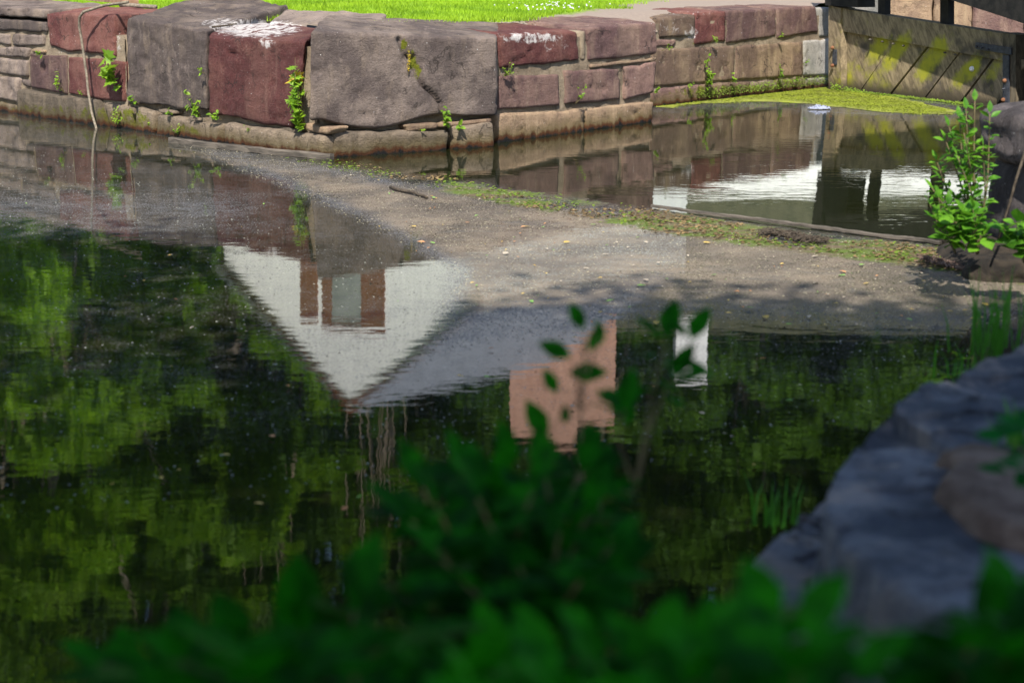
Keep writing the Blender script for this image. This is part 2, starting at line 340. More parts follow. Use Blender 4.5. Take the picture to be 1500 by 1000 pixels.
ge = list(1-sstep(-3, 4, grassy(np.array([list(p) for p in gv]))))
tag(mesh('lawn', gv, gf, gm, attrs={'edge': ge}, smooth=True), 'sunlit green lawn behind the lock wall', kind='structure')
lawn_line = edge
# near bank and right bank, soil
nbk = MB(); 
near = [(-9, -40, .72), (-9, .2, .72), (-2.2, .6, .66), (-.6, 1.0, .62), (.5, 1.7, .60), (1.15, 2.6, .60), (1.35, 3.4, .60), (1.6, 4.2, .60), (2.4, 5.2, .55), (3.1, 6.5, .5), (3.3, 8.0, .4), (3.2, 9.2, .55), (4.6, 11.5, .8), (8.0, 17.5, 1.1), (60, 30, 1.2), (60, -40, 1.2)]
nn = len(near); low = [(x*1.0-.25 if x < 4 else x, y+.25 if y < 3 else y, -.3) for x, y, z in near]
gvn = [Vector(p) for p in near]+[Vector(p) for p in low]
nbk.add(gvn, [tuple(range(nn))[::-1]]+[(i, (i+1) % nn, (i+1) % nn+nn, i+nn) for i in range(nn)])
tag(nbk.build('near_bank', M['soil']), 'dark soil of the near canal bank', kind='structure')

# ------------------------------------------------------------------ stone blocks
STAIN = [(375, 42, 72, 15, 1.0), (330, 34, 40, 8, .8), (390, 62, 14, 12, .8), (780, 56, 52, 9, .9), (812, 66, 26, 12, .55), (1000, 20, 60, 4, .5), (985, 40, 22, 16, .55), (1012, 50, 12, 14, .8), (1205, 45, 16, 80, .35), (910, 75, 40, 10, .22), (990, 95, 7, 40, .35), (175, 62, 4, 30, .7)]
MOSS = [(180, 178, 44, 20, .8), (270, 196, 30, 16, .75), (135, 165, 30, 14, .65), (60, 160, 60, 8, .6), (340, 212, 60, 8, .45), (560, 226, 60, 5, .35), (1100, 135, 130, 12, .75), (1165, 122, 60, 14, .6), (592, 68, 6, 14, .9), (603, 88, 7, 16, 1.0), (612, 106, 6, 14, 1.0), (1060, 64, 90, 5, .4), (448, 130, 10, 60, .4), (790, 106, 70, 5, .35)]
def ell(V, L):
    px, py = proj(V); r = np.zeros(len(px))
    for cx, cy, rx, ry, a in L:
        d = np.hypot((px-cx)/rx, (py-cy)/ry); r = np.maximum(r, a*sstep(1.35, .55, d))
    return r
CRACK = [(588, 58), (596, 78), (607, 95), (614, 112), (618, 124), (634, 138), (646, 152), (648, 176)]
Pn0 = lambda Pl: np.array(Pl.n)
def block(name, parent, Pl, quad, mat, depth=.4, rough=.014, rad=.018, rise=0, out=0, seed=0, res=.03, jag=.012, groove=None, label=None, slope=0, bulge=None, dd=None):
    c = [Pl.at(*q) for q in quad]                 # TL TR BR BL
    w_ = ((c[1]-c[0]).length+(c[2]-c[3]).length)/2; h_ = ((c[0]-c[3]).length+(c[1]-c[2]).length)/2
    nx = max(3, int(w_/res)); ny = max(3, int(h_/res)); nz = max(3, int(depth/(res*1.8)))
    ids = {}; pts = []; faces = []
    def vid(i, j, k):
        key = (i, j, k)
        if key not in ids: ids[key] = len(pts); pts.append(key)
        return ids[key]
    for i in range(nx):
        for j in range(ny):
            faces.append((vid(i, j, 0), vid(i+1, j, 0), vid(i+1, j+1, 0), vid(i, j+1, 0)))
    for i in range(nx):
        for k in range(nz):
            faces.append((vid(i, ny, k), vid(i+1, ny, k), vid(i+1, ny, k+1), vid(i, ny, k+1)))
            faces.append((vid(i, 0, k+1), vid(i+1, 0, k+1), vid(i+1, 0, k), vid(i, 0, k)))
    for j in range(ny):
        for k in range(nz):
            faces.append((vid(0, j, k+1), vid(0, j, k), vid(0, j+1, k), vid(0, j+1, k+1)))
            faces.append((vid(nx, j, k), vid(nx, j, k+1), vid(nx, j+1, k+1), vid(nx, j+1, k)))
    A = np.array(pts, float); L = np.array([w_, h_, depth]); A = A/np.array([nx, ny, nz])*L
    r = min(rad, w_*.3, h_*.3); core = A.copy()
    core[:, 0] = np.clip(A[:, 0], r, w_-r); core[:, 1] = np.clip(A[:, 1], r, h_-r); core[:, 2] = np.clip(A[:, 2], r, None)
    d = A-core; ln = np.linalg.norm(d, axis=1)[:, None]; ln[ln == 0] = 1; nrm = d/ln
    B = core+nrm*r
    dv = np.array(Vector(dd).normalized()) if dd else -Pn0(Pl)
    s = (B[:, 0]/w_)[:, None]; tt = (B[:, 1]/h_)[:, None]; C = [np.array(x) for x in c]
    Pn = np.array(Pl.n)
    V = ((C[3]*(1-s)+C[2]*s)*(1-tt)+(C[0]*(1-s)+C[1]*s)*tt) + dv*B[:, 2:3] + Pn*out
    V[:, 2] += (rise*B[:, 2]/depth)*tt[:, 0]
    if slope: V -= Pn*(tt**3*slope)*(B[:, 2:3] < .02)
    T = np.array(Pl.t); sg = 1 if (Pl.at(quad[1][0], quad[1][1])-Pl.at(quad[0][0], quad[0][1])).dot(Pl.t) > 0 else -1
    D = nrm[:, 0:1]*T*sg + nrm[:, 1:2]*np.array([0, 0, 1.]) - 0
    D = nrm[:, 0:1]*T*sg + nrm[:, 1:2]*np.array([0, 0, 1.]) - nrm[:, 2:3]*Pn
    disp = fbm(V, 2.2, seed, 2)*rough*.7 + fbm(V, (7, 7, 16), seed+3, 4)*rough*.38 - np.maximum(0, fbm(V, (5, 5, 9), seed+8, 4)-.6)*.045
    V = V + D*disp[:, None]
    edgeN = (np.abs(nrm[:, 0])+np.abs(nrm[:, 1])) > .2
    V = V + (T*vn(V, 5, seed+50)[:, None] + np.array([0, 0, 1.])*vn(V, 4, seed+60)[:, None])*(jag*edgeN)[:, None]
    if bulge:                                     # underside sags or nibbles along the bottom
        for cx, wd, amt in bulge:
            px, _ = proj(V); V[:, 2] += (amt*np.exp(-((px-cx)/wd)**2))*np.clip(1-tt[:, 0]*3.2, 0, 1)
    if groove:
        px, py = proj(V); dd = dpoly(px, py, groove, False); front = (B[:, 2] < .08)
        width = 2.0+3.5*sstep(130, 70, py)
        V -= Pn*(.08*np.exp(-(dd/width)**2)*front)[:, None]
    o = mesh(name, V, faces, mat, parent, {'stain': ell(V, STAIN), 'moss': ell(V, MOSS)}, True)
    if label: o['label'] = label
    return o
wall = thing('lock_wall', W(480, 231), 'curving masonry lock wall of red and grey sandstone blocks at the far side of the water', 'wall')
sd = [0]
def blk(Pl, quad, mat, **kw):
    sd[0] += 7; lab = kw.pop('label', None)
    if mat == 'base': (a, b_, c, d) = quad; quad = [(a[0]+2.6, a[1]), (b_[0]-2.6, b_[1]), (c[0]-2.6, c[1]), (d[0]+2.6, d[1])]
    return block('stone_block', wall, Pl, quad, M[mat], seed=sd[0], label=lab, **kw)
# rubble at the far left
for q, dp in [([(-60, 4), (66, 15), (66, 28), (-60, 21)], .8), ([(-60, 25), (67, 31), (68, 47), (-60, 43)], .4), ([(17, 50), (64, 51), (64, 69), (17, 68)], .3), ([(-60, 46), (14, 49), (14, 66), (-60, 62)], .3),
          ([(-60, 63), (42, 71), (40, 86), (-60, 77)], .3), ([(-60, 80), (41, 89), (38, 113), (-60, 103)], .3), ([(-60, 106), (29, 116), (25, 149), (-60, 138)], .3), ([(31, 115), (43, 117), (43, 129), (31, 128)], .3), ([(-60, 142), (25, 154), (25, 172), (-60, 160)], .3), ([(45, 71), (66, 73), (66, 79), (45, 77)], .2)]:
    blk(PA, q, 'grey' if len(M) and dp != .2 else 'brown', depth=dp, rough=.018, rad=.02, rise=.04 if dp > .5 else 0, jag=.010)
blk(PA, [(67, 19), (169, 22), (168, 84), (73, 68)], 'red', depth=.75, rough=.02, rise=.05, label='dark red coping block at the left of the wall', bulge=[(100, 14, -.03)])
blk(PA, [(43, 78), (97, 81), (98, 139), (44, 128)], 'mauve', depth=.3)
blk(PA, [(99, 83), (181, 90), (181, 150), (99, 139)], 'red', depth=.3)
blk(PA, [(184, 25), (303, 45), (303, 163), (187, 151)], 'grey', depth=1.9, rough=.03, rad=.035, rise=.20, dd=(.30, .95, 0), label='tall grey coping block with a broad sloping top')
blk(PA, [(304, 52), (448, 62), (430, 188), (306, 168)], 'red', depth=.9, rough=.026, rad=.03, rise=.10, dd=(.05, 1, 0), label='red coping block with white bloom on its top')
blk(PA, [(28, 131), (150, 147), (160, 192), (28, 171)], 'base', depth=.3, out=.05)
blk(PA, [(152, 150), (198, 158), (198, 198), (162, 193)], 'base', depth=.3, out=.02)
blk(PA, [(200, 158), (230, 164), (230, 205), (198, 200)], 'base', depth=.3, out=.03)
blk(PA, [(232, 167), (329, 184), (329, 222), (232, 208)], 'base', depth=.3, out=.04)
blk(PA, [(331, 180), (483, 199), (483, 236), (331, 222)], 'base', depth=.4, out=.06, rad=.05, bulge=[(400, 30, -.02)])
blk(PA, [(233, 161), (262, 164), (262, 168), (233, 165)], 'base', depth=.2, out=.03)
blk(PA, [(447, 180), (490, 187), (484, 197), (447, 192)], 'brown', depth=.2, out=.03)
blk(PA, [(395, 187), (444, 189), (442, 198), (398, 195)], 'base', depth=.2, out=.0)
blk(PA, [(300, 46), (452, 54), (452, 130), (300, 110)], 'grey', depth=1.0, rough=.02, rise=.16, out=-.68, dd=(.12, 1, 0))
# the nose
blk(PB, [(453, 46), (729, 56), (727, 171), (453, 177)], 'grey', depth=1.3, rough=.010, rad=.035, rise=.10, groove=CRACK, res=.024, dd=(0, 1, 0), label='huge cracked grey block at the nose of the wall', bulge=[(545, 55, -.085), (470, 14, .02), (640, 30, .03)])
blk(PB, [(484, 191), (658, 191), (657, 226), (485, 237)], 'base', depth=.4, out=.04, rad=.045, bulge=[(560, 30, 0)])
blk(PB, [(660, 185), (726, 178), (727, 217), (660, 225)], 'base', depth=.4, out=.02, rad=.04)
blk(PB, [(592, 184), (641, 179), (641, 188), (596, 194)], 'brown', depth=.2, out=.02)
blk(PB, [(645, 181), (722, 173), (724, 180), (647, 187)], 'brown', depth=.2, out=-.02)
# lock side
blk(PC, [(731, 50), (846, 45), (850, 90), (733, 100)], 'red', depth=.8, rad=.03, rise=.06, label='red coping block with white bloom along its upper edge')
blk(PC, [(861, 40), (964, 32), (964, 80), (862, 91)], 'mauve', depth=1.0, rad=.04, rise=.05, label='mauve coping block dotted with white lichen')
blk(PC, [(852, 46), (860, 44), (860, 90), (853, 90)], 'mortar', depth=.3, out=-.02)
for q, mt in [([(731, 112), (819, 108), (821, 155), (730, 162)], 'mauve'), ([(827, 104), (907, 101), (909, 146), (829, 154)], 'mauve'), ([(914, 97), (962, 90), (958, 136), (916, 146)], 'mauve'), ([(729, 168), (857, 160), (857, 200), (729, 213)], 'brown'), ([(859, 158), (957, 149), (957, 181), (859, 195)], 'brown'), ([(866, 95), (962, 84), (962, 89), (866, 100)], 'brown')]:
    blk(PC, q, mt, depth=.6 if q[0][0] in (914, 859) else .35, rad=.02, rough=.01)
for q, mt, dp in [([(966, 27), (1018, 22), (1018, 54), (966, 56)], 'brown', .7), ([(1020, 19), (1063, 16), (1063, 61), (1018, 66)], 'red', .7), ([(1065, 16), (1137, 13), (1137, 54), (1065, 64)], 'mauve', .7), ([(1139, 12), (1195, 10), (1199, 47), (1139, 57)], 'mauve', .7),
                  ([(958, 57), (992, 58), (988, 68), (958, 70)], 'mauve', .3), ([(955, 72), (1077, 68), (1076, 118), (955, 128)], 'brown', .3), ([(1079, 67), (1176, 61), (1176, 112), (1078, 118)], 'brown', .3), ([(1178, 60), (1219, 56), (1219, 110), (1178, 112)], 'pale', .3), ([(1201, 12), (1220, 12), (1220, 54), (1201, 54)], 'pale', .5),
                  ([(955, 131), (1024, 124), (1025, 150), (955, 160)], 'mauve', .3), ([(1026, 124), (1100, 119), (1100, 146), (1026, 150)], 'brown', .3), ([(1102, 119), (1180, 115), (1180, 136), (1102, 145)], 'base', .3), ([(1182, 115), (1219, 112), (1219, 130), (1182, 135)], 'pale', .3)]:
    blk(PD, q, mt, depth=dp, rad=.02, rough=.009, rise=.03 if dp > .5 else 0, res=.035)
# mortar core behind the faces
core = MB()
def corepart(Pl, a, b_, top, rec, thick=.5):
    p0 = Pl.at(a, 150); p1 = Pl.at(b_, 150); p0.z = p1.z = 0
    lo = Vector((0, 0, -.8)); tp = Vector((0, 0, top))
    A0 = p0-Pl.n*rec; A1 = p1-Pl.n*rec
    N_ = 60; rowsn = 40; V = []; 
    for j in range(rowsn+1):
        for i in range(N_+1):
            p = A0.lerp(A1, i/N_); p.z = -.3+(top+.3)*j/rowsn; V.append(p)
    V = np.array([list(p) for p in V]); V += np.array(Pl.n)*((fbm(V, 9, 77, 3)*.012)[:, None])
    F_ = [(j*(N_+1)+i, j*(N_+1)+i+1, (j+1)*(N_+1)+i+1, (j+1)*(N_+1)+i) for j in range(rowsn) for i in range(N_)]
    core.add([Vector(v) for v in V], F_)
    core.prism([A0+lo-Pl.n*.03, A1+lo-Pl.n*.03, A1+tp-Pl.n*.03, A0+tp-Pl.n*.03], -Pl.n*thick)
corepart(PA, -60, 184, 1.0, .03); corepart(PA, 184, 455, 1.0, .075); corepart(PB, 484, 727, 1.0, .13); corepart(PC, 729, 955, 1.0, .03); corepart(PD, 900, 1219, 1.02, .02)
cv = np.array([list(v) for v in core.v])
mesh('mortar', cv, core.f, M['mortar'], wall, {'stain': ell(cv, STAIN), 'moss': ell(cv, MOSS)}, True)
# the wall runs on beyond the frame as plain masonry
ext = MB(); p0 = PA.at(-60, 150); p1 = PAL(40); p0.z = p1.z = 0
ext.prism([p0+Vector((0, 0, -.8)), p1+Vector((0, 0, -.8)), p1+Vector((0, 0, 1.15)), p0+Vector((0, 0, 1.15))], -PA.n*.5)
ext.build('wall_run', M['grey'], wall)

# ------------------------------------------------------------------ lock gate
GP = Plane(W(1222, 131), W(1480, 160))
gate = thing('lock_gate', W(1222, 131), 'weathered timber lock gate with diagonal planks streaked with yellow-green algae', 'lock gate')
ALG = [(1285, 76, 22, 17, 1.0), (1308, 84, 18, 17, .85), (1365, 86, 20, 30, 1.0), (1350, 104, 16, 12, .6), (1412, 108, 26, 18, .95), (1450, 110, 14, 14, .7), (1270, 84, 14, 20, .5), (1233, 118, 16, 12, .9), (1350, 148, 120, 10, .5), (1280, 135, 60, 10, .6), (1370, 60, 16, 8, .6), (1160, 40, 10, 4, 0)]
GALG = [(1287, 72, 20, 9, 1), (1276, 88, 14, 7, .6), (1316, 72, 26, 8, 1), (1303, 92, 18, 7, .8), (1372, 78, 30, 9, 1), (1357, 100, 24, 9, .9), (1372, 62, 12, 6, .5), (1424, 100, 24, 8, .95), (1408, 114, 22, 8, .8), (1456, 104, 22, 7, .6), (1236, 122, 18, 10, .9), (1330, 150, 12, 90, .5), (1262, 138, 10, 40, .6)]
def gell(V):
    px, py = proj(V); r = np.zeros(len(px)); ux, uy = .56, -.83
    for cx, cy, al, ac, a in GALG:
        p = (px-cx)*ux+(py-cy)*uy; q = (px-cx)*uy-(py-cy)*ux
        r = np.maximum(r, a*sstep(1.7, .2, np.hypot(p/al, q/(ac*1.35))))
    return r
gmat, t, b = newmat('algae_streaked_gate_timber'); n = N(t); P = n.pos()
mp = t.nodes.new('ShaderNodeMapping'); t.links.new(P, mp.inputs[0]); mp.inputs['Rotation'].default_value = (R(34), 0, 0); GPs = n.scale(mp.outputs[0], (3, 3, .5))
gr = n.noise(GPs, 6, 6, .7, .6)
col = n.mix(n.rng(gr, .35, .65), (.11, .082, .048), (.28, .215, .13))
col = n.mix(n.rng(n.noise(P, 2.5, 4), .5, .7), col, (.055, .045, .035))
al = n.m('ADD', n.attr('moss'), n.m('MULTIPLY', n.m('SUBTRACT', n.noise(P, 6, 6, .7), .5), 1.8))
col = n.mix(n.rng(al, .12, .9, 0, .95), col, n.mix(n.noise(P, 12, 3), (.20, .22, .012), (.36, .33, .015)))
col = n.mix(n.rng(n.z(P), .22, .02), col, (.04, .03, .015))
t.links.new(col, b.inputs['Base Color']); b.inputs['Roughness'].default_value = .85; t.links.new(n.bump(gr, .9, .01), b.inputs['Normal'])
M['gate'] = gmat
def gpoly(name, poly, out, thick, mat=gmat, nsub=10):   # polygon on the gate's plane (quad), gridded, with thickness
    c = [GP.at(*q)+GP.n*out for q in poly]; V = []; Fc = []
    ns = nsub
    for j in range(ns+1):
        for i in range(ns+1):
            V.append(c[3].lerp(c[2], i/ns).lerp(c[0].lerp(c[1], i/ns), j/ns))
    for j in range(ns):
        for i in range(ns): Fc.append((j*(ns+1)+i, j*(ns+1)+i+1, (j+1)*(ns+1)+i+1, (j+1)*(ns+1)+i))
    k = len(V); V += [v-GP.n*thick for v in (c[3], c[2], c[1], c[0])]
    e = [0, ns, (ns+1)**2-1, ns*(ns+1)]
    Fc += [(k+3, k+2, k+1, k)]
    bot = list(range(0, ns+1)); rgt = [j*(ns+1)+ns for j in range(ns+1)]; top = [ns*(ns+1)+i for i in range(ns, -1, -1)]; lft = [j*(ns+1) for j in range(ns, -1, -1)]
    for side, (a, b2) in zip((bot, rgt, top, lft), ((k, k+1), (k+1, k+2), (k+2, k+3), (k+3, k))):
        Fc.append(tuple(side[::-1])+(a, b2))
    V = np.array([list(v) for v in V]); return mesh(name, V, Fc, mat, gate, {'moss': gell(V), 'stain': V[:, 0]*0})
gpoly('heel_post', [(1222, 8), (1240, 12), (1240, 160), (1222, 160)], .10, .25)
gpoly('top_rail', [(1240, 13), (1492, 52), (1492, 92), (1240, 46)], .06, .2, nsub=24)
seams = [((1240, 70), (1240, 70)), ((1256, 140), (1311, 58)), ((1297, 148), (1361, 67)), ((1346, 156), (1407, 76)), ((1396, 166), (1457, 84)), ((1445, 176), (1500, 100))]
def sx(s, y):                                      # seam x at height y
    (x0, y0), (x1, y1) = s; return x0+(x1-x0)*(y-y0)/(y1-y0)
ytop = lambda x: 44+(x-1240)*.184
for i in range(5):
    if i == 0: q = [(1241, 44), (sx(seams[1], 50)-2.2, 55), (sx(seams[1], 200)-2.2, 200), (1241, 200)]
    else:
        a, b2 = seams[i], seams[i+1]; ya, yb = ytop(a[1][0])-3, ytop(b2[1][0])-3
        q = [(sx(a, ya)+1.6, ya), (sx(b2, yb)-1.6, yb), (sx(b2, 215)-1.6, 215), (sx(a, 215)+1.6, 215)]
    gpoly('plank', q, .0+.008*(i % 2), .06, nsub=22)
gpoly('back_board', [(1240, 30), (1500, 70), (1500, 215), (1240, 215)], -.07, .05, M['black'])
gpoly('end_post', [(1477, 48), (1496, 51), (1496, 215), (1477, 215)], .09, .25, M['wood'])
gpoly('iron_strap', [(1440, 62), (1492, 70), (1492, 80), (1440, 72)], .12, .02, M['iron'], 3)
gpoly('iron_strap', [(1480, 80), (1489, 81), (1489, 156), (1480, 155)], .125, .02, M['iron'], 3)
gpoly('iron_strap', [(1229, 72), (1235, 73), (1235, 95), (1229, 94)], .115, .01, M['iron'], 2)
def bolt(px, py, r, mat, out=.13, name='bolt'):
    c = GP.at(px, py)+GP.n*out; mb = MB(); a = GP.t*r; bb = Vector((0, 0, r)); k = 8; V = []
    for s_, o_ in ((1, 0), (.9, .02), (.5, .035)):
        V += [c+(a*math.cos(6.283*j/k)+bb*math.sin(6.283*j/k))*s_+GP.n*o_ for j in range(k)]
    mb.add(V, [(i*k+j, i*k+(j+1) % k, (i+1)*k+(j+1) % k, (i+1)*k+j) for i in range(2) for j in range(k)]+[tuple(range(2*k, 3*k))])
    mb.build(name, mat, gate, True)
for px, py in ((1231, 70), (1231, 96), (1484, 118), (1482, 146)): bolt(px, py, .028, M['rust'])
for px, py in ((1444, 68), (1452, 70), (1461, 72), (1484, 130), (1282, 58), (1300, 61), (1316, 64), (1331, 67), (1392, 77), (1407, 80)): bolt(px, py, .014, M['iron'] if px > 1430 else M['boom'], .075 if px < 1430 else .14)
M['white'] = simple('white_paint', (.5, .5, .5), (.65, .65, .65))
bolt(1425, 101, .036, M['white'], .01, 'white_disc')
# walkway posts standing on the gate
for px, wd in ((1291, 5), (1383, 6)):
    z0 = 22 if px < 1300 else 38
    gpoly('rail_post', [(px-wd, -60), (px+wd, -60), (px+wd, z0), (px-wd, z0)], -.0, .10, M['black'], 2)
# beam over the gate
c1 = GP.at(1214, 8); c2 = GP.at(1286, 10)
gpoly('beam_head', [(1218, -130), (1270, -130), (1270, 11), (1222, 8)], .16, .3, M['black'], 3)
beam = MB(); P1 = GP.at(1262, -50); P2 = GP.at(1392, -12); P3 = GP.at(1480, 15); P4 = GP.at(1620, 60)
for a, b2 in ((P1, P2), (P2, P3), (P3, P4)):
    u = Vector((0, 0, .75)); beam.prism([a+GP.n*.42, b2+GP.n*.42, b2+GP.n*.42+u, a+GP.n*.42+u], -GP.n*.75)
beam.build('balance_beam', M['black'], gate)
# second leaf and stonework at the right, just beyond the frame
leaf2 = MB(); q0 = GP.at(1499, 150); q0.z = 0; q1 = Vector((4.6, 12.2, 0)); 
leaf2.prism([q0+Vector((.05, 0, -.8)), q1+Vector((0, 0, -.8)), q1+Vector((0, 0, 1.0)), q0+Vector((.05, 0, 1.0))], Vector((.2, .1, 0)))
tag(leaf2.build('lock_gate', M['wood'], origin=q0), 'dark plain lock gate leaf meeting the algae-streaked gate at the right edge', 'lock gate')
# stone wall behind the gate
bw = thing('stone_wall', (6.5, 27, 0), 'sunlit pinkish stone wall seen over the top of the lock gate', 'wall')
PW = Plane(Vector((4.9, 25.6, 0)), Vector((10.5, 25.0, 0)))
for i, (q, mt) in enumerate([([(1226, -26), (1300, -25), (1300, 60), (1226, 60)], 'pale'), ([(1301, -25), (1366, -24), (1366, 60), (1301, 60)], 'brown'), ([(1368, -24), (1424, -24), (1424, 60), (1368, 60)], 'brown'), ([(1426, -24), (1500, -22), (1500, 70), (1426, 70)], 'mauve'), ([(1502, -24), (1640, -22), (1640, 70), (1502, 70)], 'mauve')]):
    block('stone_block', bw, PW, q, M[mt], depth=1.5, seed=300+i*9, res=.05, rise=.05)

# ------------------------------------------------------------------ floating boom timbers
def timber(pts, wdt, hgt, label, name='floating_timber', mat='boom', z=.02, n=40, seed=0):
    pts = lerp_pts([W(x, y, 0) for x, y in pts], n); V = []; pr = [(-1, -1), (-1, .6), (-.6, 1), (.6, 1), (1, .6), (1, -1)]
    for i, p in enumerate(pts):
        d = (pts[min(i+1, n-1)]-pts[max(i-1, 0)]).normalized(); s = d.cross(Vector((0, 0, 1)))
        for a, c in pr: V.append(p+s*a*wdt/2+Vector((0, 0, z+c*hgt/2)))
    V = np.array([list(v) for v in V]); V[:, 2] += fbm(V, 3, seed, 2)*hgt*.12; V += fbm(V, 12, seed+2, 2)[:, None]*.004
    k = 6; Fc = [(i*k+j, i*k+(j+1) % k, (i+1)*k+(j+1) % k, (i+1)*k+j) for i in range(n-1) for j in range(k)]+[tuple(range(k)), tuple(range((n-1)*k, n*k))[::-1]]
    return tag(mesh(name, V, Fc, M[mat], origin=list(pts[0])), label, 'timber')
timber([(250, 209), (330, 219), (400, 227), (486, 234)], .06, .055, 'long grey timber floating along the foot of the wall at the left', seed=3, z=.03)
timber([(955, 305), (1030, 315), (1150, 330), (1378, 359)], .035, .02, 'long grey boom timber floating between the scum and the clear pool', seed=5, z=.018, n=90)
# twig, debris
def stick(px, z, r0, r1, label, mat='twig', name='stick', cat='stick', seed=0, amp=.006):
    pts = wob(lerp_pts([W(x, y, z) for x, y in px], 9), amp, seed); mb = MB().tube(pts, r0, r1, 6)
    return tag(mb.build(name, M[mat], None, True, origin=list(pts[0])), label, cat)
stick([(573, 275), (600, 281), (626, 288)], .02, .016, .012, 'short dark stick floating in the scum left of centre', seed=1)
def clump(name, poly, n_, size, mat, label, cat, zmax=.04, seed=0):
    r = np.random.default_rng(seed); out = MB()
    xs_ = [p[0] for p in poly]; ys_ = [p[1] for p in poly]; c = 0
    while c < n_:
        x, y = r.uniform(min(xs_), max(xs_)), r.uniform(min(ys_), max(ys_))
        if not inpoly(np.array([x]), np.array([y]), poly)[0]: continue
        p = W(x, y, r.uniform(0, zmax)); a = r.uniform(0, 6.28); L = size*r.uniform(.4, 1.2); d = Vector((math.cos(a), math.sin(a), r.uniform(-.2, .3)))*L
        out.tube([p-d, p+d*.2+Vector((0, 0, r.uniform(-.01, .01))), p+d], size*.10, size*.05, 4); c += 1
    return tag(out.build(name, mat, None, origin=list(W(poly[0][0], poly[0][1], 0))), label, cat)
clump('debris', [(1115, 333), (1160, 339), (1212, 349), (1210, 356), (1180, 352), (1115, 341)], 260, .05, M['twig'], 'dark clump of rotting debris against the boom timber', 'debris', seed=4)
clump('debris', [(1345, 372), (1420, 389), (1418, 396), (1350, 380)], 150, .05, M['dirt'], 'reddish brown dead twigs lying in the weed near the right bank', 'debris', seed=6)

# ------------------------------------------------------------------ duckweed and algae flecks
def flecks(name, poly, n_, size, mat, label, z=.006, seed=0, mask=None):
    r = np.random.default_rng(seed); xs_ = [p[0] for p in poly]; ys_ = [p[1] for p in poly]
    c = [W(x, y) for x, y in poly]; x0, x1 = min(p.x for p in c)-.2, max(p.x for p in c)+.2; y0, y1 = min(p.y for p in c)-.2, max(p.y for p in c)+.2
    Pt = np.stack([r.uniform(x0, x1, n_*3), r.uniform(y0, y1, n_*3), np.zeros(n_*3)], 1)
    px, py = proj(Pt); wb = fbm(Pt, 1.8, 3, 3); s = sdf(px+wb*8, py+wb*3, poly)
    dens = sstep(-2, 6, s)*(1 if mask is None else sstep(-.35, .35, fbm(Pt, mask, seed+1, 3)))
    Pt = Pt[r.random(len(Pt)) < dens][:n_]; k = len(Pt)
    a = r.uniform(0, 6.28, k); sz = size*r.uniform(.5, 1.4, k); zz = z+r.uniform(0, .006, k); tl = r.uniform(-.4, .4, (k, 2))
    V = []
    for q in range(5):
        an = a+q*6.283/5; dx = np.cos(an)*sz; dy = np.sin(an)*sz*.8
        V.append(np.stack([Pt[:, 0]+dx, Pt[:, 1]+dy, zz+dx*tl[:, 0]+dy*tl[:, 1]], 1))
    V = np.stack(V, 1).reshape(-1, 3); Fc = np.arange(k*5).reshape(k, 5)
    return tag(mesh(name, V, Fc, mat), label, kind='stuff')
M['duck'] = leafmat('duckweed', (.11, .14, .012), (.21, .25, .02), 3, .15, .7, 60)
M['alg'] = leafmat('floating_algae', (.06, .085, .012), (.13, .20, .015), 3, .15, .7, 50)
M['brn'] = leafmat('brown_rotting_weed', (.10, .065, .03), (.26, .18, .08), 4, .1, .8, 50)
# mat sheet under the flecks
pl = lerp_pts([W(x, y, .004) for x, y in MAT+[MAT[0]]], 90)[:-1]
pl = [p+Vector((vn([[p.x, p.y, 0]], 4)[0]*.05, vn([[p.x, p.y, 5]], 4)[0]*.12, 0)) for p in pl]
mm, t, b = newmat('duckweed_mat'); n = N(t); P = n.pos()
col = n.mix(n.rng(n.noise(P, 3, 5, .7), .35, .65), (.17, .17, .04), (.22, .26, .012)); col = n.mix(n.rng(n.noise(P, 40, 3, .7), .55, .75), col, (.32, .34, .07))
t.links.new(col, b.inputs['Base Color']); b.inputs['Roughness'].default_value = .9; t.links.new(n.bump(n.noise(P, 30, 4), 1, .02), b.inputs['Normal'])
tag(mesh('duckweed_mat', [list(p) for p in pl], [tuple(range(len(pl)))], mm), 'yellow-green duckweed mat lying at the foot of the gate', kind='stuff')
flecks('duckweed', MAT, 24000, .009, M['duck'], 'duckweed flecks at the foot of the gate', seed=2)
flecks('algae', WEED, 9000, .011, M['alg'], 'green algae flecks drifted along the boom', seed=3, mask=2.2)
flecks('rotting_weed', WEED, 16000, .013, M['brn'], 'brown weed flecks drifted along the boom', seed=8, mask=1.7)
flecks('pollen_flecks', FILM, 16000, .0045, simple('pale_pollen', (.2, .18, .13), (.34, .30, .2), 20), 'pale pollen and seed flecks on the scum', z=.002, seed=12)
flecks('pollen_flecks', [(0, 200), (700, 420), (1450, 480), (1450, 560), (900, 700), (0, 760)], 4500, .0042, simple('pale_pollen_shade', (.2, .2, .17), (.32, .32, .28), 20), 'pale seed flecks scattered on the dark water', z=.002, seed=14)

